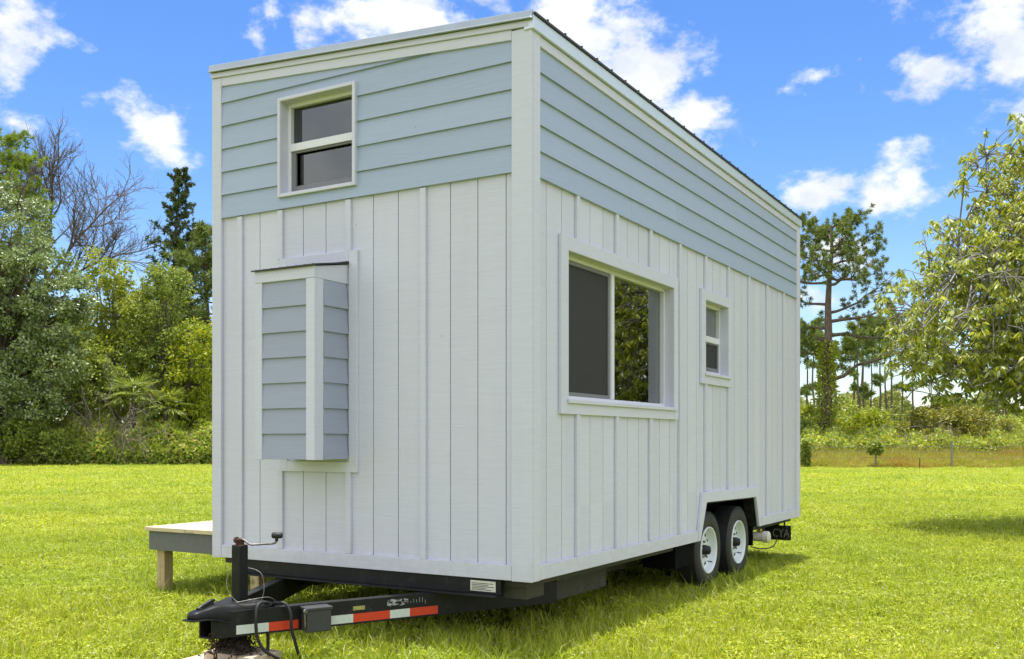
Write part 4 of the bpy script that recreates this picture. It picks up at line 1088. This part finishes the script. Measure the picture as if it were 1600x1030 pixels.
broadleaf('shade_tree', 'dark understory tree with brown trunk beneath the silvery oak', 'tree', at(60, 56), 7.6, .20,
          [(-1.6, .3, 5.2, 1.9, 1.6, 1.7), (.6, .4, 5.4, 1.9, 1.6, 1.6), (1.6, 0, 3.9, 1.4, 1.2, 1.2), (-.6, .2, 3.6, 1.9, 1.4, 1.2)], 170, 55, .16, 'shade', 'bark', 18, clr=.45, lo=.35)
broadleaf('shade_tree', 'brown trunked vine hung tree in the middle of the left thicket', 'tree', at(126, 55), 7.2, .17,
          [(-.5, 0, 5.9, 1.5, 1.4, 1.3), (.8, .2, 5.0, 1.5, 1.3, 1.3), (-.2, .4, 4.0, 1.5, 1.2, 1.0)], 110, 50, .15, 'shade', 'bark', 19, clr=.42, lo=.35)
broadleaf('shrub', 'dense dark green shrub under the silvery oak at the far left', 'shrub', at(16, 52.9), 3.0, .06, [(0, 0, 1.7, 2.0, 1.0, 1.3), (1.9, 0, 1.2, 1.4, .9, 1.0), (-2.0, 0, 1.5, 1.6, .9, 1.2)], 150, 60, .17, 'shade', 'bark', 430, clr=.42, lo=.4)
# dead twiggy shrub in the thicket
def dead_shrub(name, label, foot, h, n, seed, spread=1.4, droop=.3):
    r = np.random.default_rng(seed); mb = MB(); f3 = np.array([foot[0], foot[1], 0.])
    for k in range(n):
        d = unit(np.array([r.normal(0, spread), r.normal(0, spread * .6), 1.0 + r.random()])); L = h * (.5 + .6 * r.random())
        p = limb_path(f3 + r.normal(0, .15, 3) * (1, 1, 0), f3 + d * L, r, 7, .3, .35); mb.tube(p, np.linspace(.030, .008, 7), 4, False)
        for j in range(3, 7):
            for _ in range(3):
                q = p[j] + r.normal(0, .35, 3) * (1.3, 1.3, 1) - (0, 0, droop * r.random() * 2); mb.tube(limb_path(p[j], q, r, 4, .3, .2), [.012, .010, .008, .006], 3, False)
    return tag(obj(name, mb, 'dead', base=tuple(f3)), label, 'dead shrub')
dead_shrub('dead_shrub', 'tangle of bare grey branches hanging in the left thicket', at(165, 53.6), 4.6, 20, 31, 1.0, .9)
dead_shrub('dead_shrub', 'long pale bare branches leaning out at the far left edge', at(8, 53.4), 3.4, 12, 32, 1.6, .2)
# palm
def palm(name, label, foot, h, seed, n=18, L=1.3):
    r = np.random.default_rng(seed); t = thing(name, label, 'palm', (foot[0], foot[1], 0)); f3 = np.array([foot[0], foot[1], 0.])
    obj('trunk', MB().tube([f3, f3 + (.05, 0, h * .5), f3 + (0, .04, h)], [.13, .12, .11], 8), 'bark', t); mb = MB()
    for k in range(n):
        a = 2.4 * k; e_ = .9 - 1.4 * k / n; d = np.array([math.cos(a) * math.cos(e_), math.sin(a) * math.cos(e_), math.sin(e_)]); c = f3 + (0, 0, h) + d * L * .6
        s = unit(np.cross(d, (0, 0, 1.))); m_ = 16
        an = np.linspace(-1.25, 1.25, m_)[:, None]; ax = d * np.cos(an) + s * np.sin(an) + np.array([0, 0, -.35])
        leaves(mb, np.repeat(c[None], m_, 0), ax, L * .75 * (.8 + .3 * r.random(m_)), .035, r, .03)
        leaves(mb, (f3 + (0, 0, h))[None], d[None], L * .62, .02, r, 0)
    obj('crown', mb, LEAF['shade'], t)
palm('cabbage_palm', 'small fan palm drooping from the left thicket near the house', at(258, 54.6), 3.2, 33)
palm('cabbage_palm', 'small fan palm half buried behind the dead branches', at(208, 54.2), 3.9, 34)


def leaf_mass(name, label, mat, pts_fn, n, leaf, seed, cat='undergrowth'):
    r = np.random.default_rng(seed); c = pts_fn(r, n)
    ln = leaf * (.6 + .8 * r.random(n)); ax = r.normal(0, 1, (n, 3)) + np.array([0, 0, .5])
    return tag(obj(name, leaves(MB(), c, ax, ln, ln * .34, r), LEAF[mat]), label, cat, kind='stuff')


def strip(px0, px1, d0, d1, hfun):
    def f(r, n):
        px = px0 + (px1 - px0) * r.random(n); u = r.random(n); d = d0 + (d1 - d0) * u
        p = CAM[:2] + d[:, None] * (FW + RT * ((px - CX) / F_PX)[:, None]); hh = hfun(px, u)
        z = hh * (1 - r.random(n) ** 2 * .95); z += r.normal(0, .05, n)
        return np.stack([p[:, 0], p[:, 1], np.maximum(z, .02)], 1)
    return f
wob = lambda px, s: .5 + .5 * np.sin(px * s) * np.sin(px * s * .37 + 1.3)
leaf_mass('brambles', 'tangled green brambles along the foot of the left tree line', 'brambles', strip(-260, 420, 52.7, 55.8, lambda px, u: (1.25 + .9 * u + .8 * wob(px, .09) * (.4 + u)) * np.minimum(1, .5 + u * 2.4)), 95000, .20, 41)
leaf_mass('woodland', 'shadowy woodland closing the view behind the left trees', 'shade', strip(-330, 560, 66, 76, lambda px, u: 8.2 + 3.2 * wob(px, .05)), 60000, .36, 42, 'woodland')

# --- right: the big pine, shrubs, distant pines
brp = []
for k in range(16): brp.append((13.9 - k * .22, 1.5 + .15 * k * (1.05 if k % 2 else .8), k * 2.39 + .5, .55 - .035 * k))
brp += [(8.9, 3.6, .1, .38), (9.4, 3.2, 3.0, .42), (8.4, 4.6, .05, .10), (8.0, 2.6, 2.7, .2), (7.6, 5.0, .12, .16), (7.2, 2.8, 3.3, .1), (6.4, 2.6, 2.9, .22), (5.0, 5.6, .1, .42), (6.9, 2.2, 1.6, .1)]
pine('pine_tree', 'tall open crowned pine with ivy on its trunk right of the house', at(1287, 58), 14.0, .42, brp, 'pine_dark', 'bark_pine', 51, lean=.55, nsub=4, tufts=8, tl=.235, tw=.017, nn=46, ivy=(3200, 7.2), spread=1.15)
leaf_mass('woodland', 'pale distant woodland low on the horizon at the right', 'far', strip(1130, 1900, 112, 126, lambda px, u: 4.4 + 3.0 * wob(px, .06)), 26000, .5, 43, 'woodland')
DP = [(1262, 92, 12.4), (1271, 88, 11.6), (1276, 100, 13.2), (1332, 90, 11.8), (1340, 104, 13.8), (1343, 86, 10.2), (1352, 96, 13.0), (1361, 90, 12.2), (1374, 104, 14.4), (1390, 92, 14.0), (1394, 100, 13.2), (1404, 108, 14.0), (1546, 96, 12.0), (1555, 104, 13.6), (1566, 92, 12.4), (1574, 110, 14.0), (1592, 98, 13.2), (1604, 90, 12.0), (1250, 96, 12.8), (1427, 104, 13.0)]
for i, (px, d, h) in enumerate(DP):
    rr = np.random.default_rng(200 + i)
    pine('slender_pine', 'distant slender pine with a bare trunk and thin crown above the right shrubs', at(px, d), h, .10 + .06 * rr.random(),
         [(h - .2 - k * .36, .8 + .09 * k + .3 * rr.random(), rr.random() * 6.28, .4 - .04 * k) for k in range(9)] + [(h * .5, 1.1, rr.random() * 6.3, .3)], 'pine_dark', 'bark_pine', 300 + i, tufts=4, tl=.42, tw=.04, nn=14, group='distant slender pines at the right', spread=.8, lean=rr.normal(0, .3))
SH = [(1262, 61, 3.6, 2.6, 'bright', 'lime green shrub at the rear corner of the house'), (1322, 63, 3.9, 2.6, 'vine', 'yellow green shrub right behind the ivy clad pine'), (1358, 60, 3.1, 2.0, 'bright', 'bright rounded shrub between the ivy clad pine and the olive thicket'),
      (1395, 63, 3.6, 2.4, 'far', 'pale green shrub behind the ivy topped stump'), (1585, 60, 2.9, 2.4, 'vine', 'yellow green shrub at the right edge behind the wire fence'), (1640, 62, 3.2, 2.6, 'bright', 'lime green shrub beyond the right edge of the olive thicket'),
      (1250, 58, 2.6, 1.6, 'shade', 'dark green shrub in the gap beside the house wall')]
for i, (px, d, h, w, m_, lab) in enumerate(SH):
    broadleaf('shrub', lab, 'shrub', at(px, d), h, .07, [(0, 0, h * .62, w * .7, w * .6, h * .36), (-w * .5, -.1, h * .4, w * .5, w * .5, h * .32), (w * .5, -.1, h * .42, w * .5, w * .5, h * .32)], 120, 50, .19, m_, 'bark', 400 + i, clr=.42, lo=.4)
broadleaf('thicket', 'large rounded olive green thicket behind the wire fence', 'shrub', at(1487, 57), 3.6, .12,
          [(-.2, 0, 2.3, 2.2, 1.8, 1.45), (-2.0, 0, 1.5, 1.5, 1.4, 1.1), (1.9, 0, 1.9, 1.4, 1.4, 1.2), (.2, -.5, 1.5, 2.4, 1.4, 1.1), (2.9, .1, 1.2, .8, 1.0, .9)], 300, 60, .15, 'olive', 'bark_grey', 420, clr=.40, lo=.5)
dead_shrub('dead_shrub', 'grey dead brush in front of the olive thicket', at(1415, 53.4), 1.5, 26, 35, 1.6, .1)
dead_shrub('dead_shrub', 'grey twigs poking out of the olive thicket', at(1478, 54.2), 2.4, 18, 36, 1.2, .2)
leaf_mass('undergrowth', 'green palmetto undergrowth behind the right fence', 'vine', strip(1150, 1860, 52, 58, lambda px, u: 1.0 + .8 * u + .5 * wob(px, .11)), 24000, .2, 44)

# fences
def fence(name, label, posts, wires, z0=0.):
    t = thing(name, label, 'fence', (*posts[0][:2], 0))
    for (x, y, h, r_) in posts: obj('fence_post', MB().tube([(x, y, -.05), (x + .01, y, h * .5), (x, y + .01, h)], [r_, r_ * .95, r_ * .9], 7), 'oldpost', t)
    for z in wires:
        mb = MB()
        for (p, q) in zip(posts, posts[1:]):
            mb.tube([(p[0], p[1], z), ((p[0] + q[0]) / 2, (p[1] + q[1]) / 2, z - .04), (q[0], q[1], z)], .007, 4, False)
        obj('wire', mb, 'wire', t)
fence('wire_fence', 'wire fence with weathered posts along the right edge of the lawn', [(*at(px, 47.8), h, r_) for px, h, r_ in ((1176, 1.2, .05), (1258, 1.15, .05), (1368, 1.0, .05), (1487, 1.34, .055), (1613, 1.2, .05), (1740, 1.2, .05))], (.55, .85, 1.08))
fence('wire_fence', 'old wire fence posts poking through the left brambles', [(*at(px, 53.5), h + .35, .05) for px, h in ((-60, 1.1), (56, 1.1), (133, 1.3), (205, 1.35), (296, 1.42), (400, 1.3))], (.7, 1.05))
r = np.random.default_rng(8)
def ivy_clump(label, px, d, z0, z1, rad, n):
    p2 = at(px, d); a = r.random(n) * 6.283; z = z0 + (z1 - z0) * r.random(n); q = rad * np.sqrt(r.random(n)) * np.sqrt(np.clip(1 - ((z - (z0 + z1) / 2) / ((z1 - z0) * .55)) ** 2, .05, 1))
    c = np.stack([p2[0] + np.cos(a) * q, p2[1] + np.sin(a) * q, z], 1); c0 = (p2[0], p2[1], 0)
    o = obj('ivy_clump', leaves(MB(), c, np.stack([np.cos(a), np.sin(a), r.normal(-.2, .6, n)], 1), .10 + .08 * r.random(n), .05, r), LEAF['shade'], base=c0)
    return tag(o, label, 'ivy')
ivy_clump('round clump of ivy topping the short fence post left of the tall one', 1368, 47.6, .72, 1.3, .34, 700)
ivy_clump('dark ivy column climbing the fence post beside the house', 1259, 47.6, .1, 1.4, .2, 800)
o = obj('stake', MB().tube([(*at(1437, 45.4), -.05), (*at(1437, 45.4), .55)], [.02, .018], 6), 'rust', base=(*at(1437, 45.4), 0)); tag(o, 'thin rusty stake standing in the lawn before the right fence', 'stake')

# --- near tree at the right edge: long drooping leaves in whorls
def near_tree():
    r = np.random.default_rng(77); foot = at(1784, 14.4); t = thing('drooping_tree', 'broad tree with long drooping yellow green leaves at the right edge', 'tree', (foot[0], foot[1], 0)); f3 = np.array([foot[0], foot[1], 0.])
    tk = MB(); tp = limb_path(f3 - (0, 0, .1), f3 + (0.1, 0, 2.4), r, 6, .06, 0); tk.tube(tp, np.linspace(.24, .17, 6), 10)
    bl = world_blobs([(0, 0, 3.6, 3.1, 3.1, 2.1), (-1.9, -.2, 3.2, 1.95, 1.9, 1.2), (-2.5, .1, 2.9, 1.1, 1.2, .7), (-2.0, .2, 4.2, 1.1, 1.3, .8), (-.6, 0, 5.0, 1.75, 1.8, 1.25), (.9, .2, 4.9, 2.0, 2.0, 1.4), (-.5, .2, 5.9, 1.3, 1.3, 1.0), (-1.3, .1, 5.35, 1.35, 1.3, .9), (-1.9, -.1, 2.55, 1.7, 1.7, .7), (-.4, -.8, 2.3, 2.0, 1.6, .8), (-.75, -.3, 3.9, 2.3, 2.2, 1.2), (-.2, -2.5, 2.6, 1.5, 1.2, 1.1), (1.2, -2.2, 3.2, 1.8, 1.5, 1.4), (1.6, 1.2, 3.2, 2.0, 1.9, 1.6)])
    bl = [(q[0], q[1], q[2] - .12, *q[3:]) for q in bl]; tips, d = blob_points(bl, 8200, r, .40); tips = tips + f3; tips = tips[tips[:, 2] > 1.35]; n = len(tips)
    limbs = []
    for q in tips[r.choice(n, 34, replace=False)]:
        s = tp[r.integers(3, 6)]; lp = limb_path(s, s + (q - s) * .9, r, 9, .22, .22); tk.tube(lp, np.linspace(.075, .014, 9), 6, False); limbs.append(lp)
    lim = np.concatenate(limbs); sec = []
    for q in tips[r.choice(n, 480, replace=False)]:
        s = lim[np.argmin(((lim - q) ** 2).sum(1) + (np.linalg.norm(lim - f3 - (0, 0, 2.4), axis=1) > np.linalg.norm(q - f3 - (0, 0, 2.4))) * .6)]
        lp = limb_path(s, q, r, 5, .3, .12); tk.tube(lp, np.linspace(.018, .008, 5), 5, False); sec.append(lp)
    sec = np.concatenate(sec + [lim])
    for q in tips:
        s = sec[np.argmin(((sec - q) ** 2).sum(1))]
        if np.linalg.norm(s - q) > .03: tk.tube(limb_path(s, q, r, 4, .25, .15), [.0075, .0065, .0055, .005], 4, False)
    obj('trunk', tk, 'bark_grey', t)
    per = r.integers(8, 15, n); ci = np.repeat(np.arange(n), per); m_ = len(ci)
    a = r.random(m_) * 6.283; out = np.stack([np.cos(a), np.sin(a), np.zeros(m_)], 1)
    young = (r.random(n) < .12)[ci][:, None]
    ax = out * (.75 + .3 * r.random((m_, 1))) + np.array([0, 0, -1.]) * (.25 + 1.1 * r.random((m_, 1))) * (1 - .5 * young)
    p = tips[ci] + out * .015 + np.array([0, 0, 1.]) * (r.random((m_, 1)) - .7) * .07
    ln = .062 + .052 * r.random(m_)
    obj('crown', leaves(MB(), p, ax, ln, ln * .19, r, .05, True), LEAF['near'], t)
near_tree()


# ------------------------------------------------------------------ grass (uncountable: one scattered object each)
def blades(seed, n, rad, hmin, hmax, wd, lean=.5):
    r = np.random.default_rng(seed); a = r.random(n) * 6.283; q = rad * np.sqrt(r.random(n)); b = np.stack([np.cos(a) * q, np.sin(a) * q, np.zeros(n) - .004], 1)
    h = (hmin + (hmax - hmin) * r.random(n) ** 1.8)[:, None]; th = r.random(n) * 6.283; dr = np.stack([np.cos(th), np.sin(th), np.zeros(n)], 1); ln = (lean * (.2 + r.random(n)))[:, None]
    f = r.random(n) * 6.283; s = np.stack([np.cos(f), np.sin(f), np.zeros(n)], 1) * wd * (.6 + .8 * r.random((n, 1))); up = np.array([0, 0, 1.])
    m1 = b + up * h * .55 + dr * h * ln * .35; t = b + up * h * (1 - .3 * ln) + dr * h * ln
    v = np.stack([b - s, b + s, m1 + s * .8, m1 - s * .8, t], 1).reshape(-1, 3); i = np.arange(n)[:, None] * 5
    mb = MB(); mb.v = [v]; mb.n = len(v); mb.f = [i + np.array([[0, 1, 2, 3]]), i + np.array([[3, 2, 4]])]; return mb


def clover(seed, n=30):
    """low broad-leaved weeds between the blades"""
    r = np.random.default_rng(seed); mb = blades(seed, 16, .11, .03, .08, .0028, .8); a = r.random(n) * 6.283; q = .10 * np.sqrt(r.random(n))
    c = np.stack([np.cos(a) * q, np.sin(a) * q, .018 + .035 * r.random(n)], 1)
    for k in range(3):
        f = r.random(n) * 6.283; leaves(mb, c, np.stack([np.cos(f), np.sin(f), r.normal(.15, .25, n)], 1), .018 + .012 * r.random(n), .0075, r, .1)
    return mb


def scatter(name, label, cat, pts, idx, rot, scl, protos):
    """vertices carry index, spin and size; geometry nodes stand a tuft on each"""
    cl_ = bpy.data.collections.new(name + '_tufts')
    for k, (mb, m_) in enumerate(protos):
        me = mb.mesh(name + '_tuft'); me.materials.append(m_); cl_.objects.link(bpy.data.objects.new('%s_tuft_%02d' % (name, k), me))
    me = bpy.data.meshes.new(name); n = len(pts); me.vertices.add(n); me.vertices.foreach_set('co', np.asarray(pts, np.float32).ravel())
    for nm, ty, arr, key in (('idx', 'INT', idx.astype(np.int32), 'value'), ('rot', 'FLOAT_VECTOR', rot.astype(np.float32).ravel(), 'vector'), ('scl', 'FLOAT_VECTOR', scl.astype(np.float32).ravel(), 'vector')):
        me.attributes.new(nm, ty, 'POINT').data.foreach_set(key, arr)
    o = bpy.data.objects.new(name, me); col.objects.link(o); tag(o, label, cat, kind='stuff')
    ng = bpy.data.node_groups.new(name + '_scatter', 'GeometryNodeTree')
    ng.interface.new_socket('Geometry', in_out='INPUT', socket_type='NodeSocketGeometry'); ng.interface.new_socket('Geometry', in_out='OUTPUT', socket_type='NodeSocketGeometry')
    gi, go = ng.nodes.new('NodeGroupInput'), ng.nodes.new('NodeGroupOutput'); ip = ng.nodes.new('GeometryNodeInstanceOnPoints'); ci = ng.nodes.new('GeometryNodeCollectionInfo')
    ci.inputs['Collection'].default_value = cl_; ci.inputs['Separate Children'].default_value = True; ci.inputs['Reset Children'].default_value = True
    def at_(nm, ty): a = ng.nodes.new('GeometryNodeInputNamedAttribute'); a.data_type = ty; a.inputs['Name'].default_value = nm; return a.outputs['Attribute']
    L = ng.links.new; L(gi.outputs[0], ip.inputs['Points']); L(ci.outputs[0], ip.inputs['Instance']); ip.inputs['Pick Instance'].default_value = True
    L(at_('idx', 'INT'), ip.inputs['Instance Index']); L(at_('rot', 'FLOAT_VECTOR'), ip.inputs['Rotation']); L(at_('scl', 'FLOAT_VECTOR'), ip.inputs['Scale']); L(ip.outputs[0], go.inputs[0])
    md = o.modifiers.new('scatter', 'NODES'); md.node_group = ng
    return o


def field(r, d0, d1, dens, k=.78):
    n = int(k * (d1 * d1 - d0 * d0) * dens); d = np.sqrt(d0 * d0 + (d1 * d1 - d0 * d0) * r.random(n)); l = (r.random(n) * 2 - 1) * k * d
    return CAM[:2] + d[:, None] * FW + l[:, None] * RT, d
r = np.random.default_rng(99)
P_, S_, I_ = [], [], []
for d0, d1, dens, s, vz in ((2.6, 8, 150, 1.0, 1.0), (8, 14, 95, 1.15, 1.0), (14, 24, 42, 1.7, 1.15), (24, 53, 15, 2.9, 1.35)):
    p, d = field(r, d0, d1, dens); 
    if d1 > 50:
        # lawn ends at the fence on the right and at the brambles on the left
        lat = (p - CAM[:2]) @ RT; dd = (p - CAM[:2]) @ FW; keep = (dd < np.where(lat > 0, 48.0, 52.8)); p = p[keep]
    n = len(p); lush = .5 + .5 * np.sin(p[:, 0] * 1.7 + 2 * np.sin(p[:, 1] * .9)) * np.sin(p[:, 1] * 1.3 + np.sin(p[:, 0] * 2.1))
    hz = (.7 + .5 * r.random(n)) * (.62 + .75 * lush) * vz
    under = (p[:, 0] > -2.4) & (p[:, 0] < -.25) & (p[:, 1] > .4) & (p[:, 1] < 5.8)
    onblk = (p[:, 0] > -1.66) & (p[:, 0] < -1.02) & (p[:, 1] > -1.32) & (p[:, 1] < -.86)
    hz = np.where(under, hz * .7, hz); ok = ~onblk & ~(under & (r.random(n) < .6))
    P_.append(np.column_stack([p, np.zeros(n)])[ok]); S_.append(np.column_stack([np.full(n, s), np.full(n, s), hz])[ok]); I_.append(r.choice(9, n, p=[.125] * 6 + [.085, .085, .08])[ok])
pts = np.concatenate(P_); n = len(pts)
rot = np.column_stack([r.normal(0, .10, n), r.normal(0, .10, n), r.random(n) * 6.283])
scatter('grass', 'sunlit yellow green lawn grass around the house', 'grass', pts, np.concatenate(I_), rot, np.concatenate(S_),
        [(blades(500 + k, 46, .11, .03, .095 + .02 * (k % 3), .0026 + .0006 * (k % 2), .7), LEAF['lawn']) for k in range(6)] + [(clover(560 + k), LEAF['lawn']) for k in range(3)])
# taller weedy stems round the trailer and clover heads
n = 420; d = 5.4 + 9 * r.random(n) ** 1.5; l = (r.random(n) * 2 - 1) * .62 * d; p = CAM[:2] + d[:, None] * FW + l[:, None] * RT
extra = np.column_stack([-.75 + 2.6 * r.random(220) - 1.0, -.9 + 1.3 * r.random(220)]); e2 = np.column_stack([-.35 + .8 * r.random(260), .3 + 4.6 * r.random(260)]); e3 = np.column_stack([-4.1 + 1.5 * r.random(60), .4 + .6 * r.random(60)])
p = np.vstack([p, extra, e2, e3]); n = len(p)
blk = (p[:, 0] > -1.66) & (p[:, 0] < -1.02) & (p[:, 1] > -1.32) & (p[:, 1] < -.86); p = p[~blk]; n = len(p)
scatter('tall_grass', 'taller loose grass stems standing round the trailer and deck', 'grass', np.column_stack([p, np.zeros(n)]), r.integers(0, 3, n), np.column_stack([r.normal(0, .15, n), r.normal(0, .15, n), r.random(n) * 6.28]), np.repeat((.6 + .6 * r.random(n))[:, None], 3, 1),
        [(blades(520 + k, 9, .05, .09, .24, .0026, .75), LEAF['lawn']) for k in range(3)])
fl = MB()
for k in range(12):
    fl.tube([(0, 0, .05), (0, 0, .05)], .001, 3, False) if False else None
n = 520; d = 4.8 + 7 * r.random(n); l = (r.random(n) * 2 - 1) * .6 * d; p = CAM[:2] + d[:, None] * FW + l[:, None] * RT
hd = MB(); a = r.normal(0, 1, (26, 3)); leaves(hd, np.zeros((26, 3)) + (0, 0, .055), a + (0, 0, .4), .010, .0025, r)
scatter('clover_flowers', 'tiny white clover heads dotted through the near grass', 'flowers', np.column_stack([p, np.zeros(n)]), np.zeros(n), np.column_stack([np.zeros(n), np.zeros(n), r.random(n) * 6.28]), np.repeat((.5 + .5 * r.random(n))[:, None], 3, 1), [(hd, LEAF['flower'])])
# long dry grass along the right fence
n = 6500; px = 1130 + 760 * r.random(n); d = 47.9 + 5.4 * r.random(n) + .5 * np.sin(px * .06); p = CAM[:2] + d[:, None] * (FW + RT * ((px - CX) / F_PX)[:, None])
scatter('dry_grass', 'long yellow and russet grass growing under the right fence', 'grass', np.column_stack([p, np.zeros(n)]), r.integers(0, 3, n), np.column_stack([r.normal(0, .1, n), r.normal(0, .1, n), r.random(n) * 6.28]), np.column_stack([np.full(n, 1.3), np.full(n, 1.3), (.35 + .65 * np.clip((d - 47.9) / 3., 0, 1)) * (.65 + .9 * r.random(n) ** 2 + .45 * wob(px, .05))]),
        [(blades(540 + k, 60, .32, .30, .75, .011, .6), LEAF['straw']) for k in range(3)])
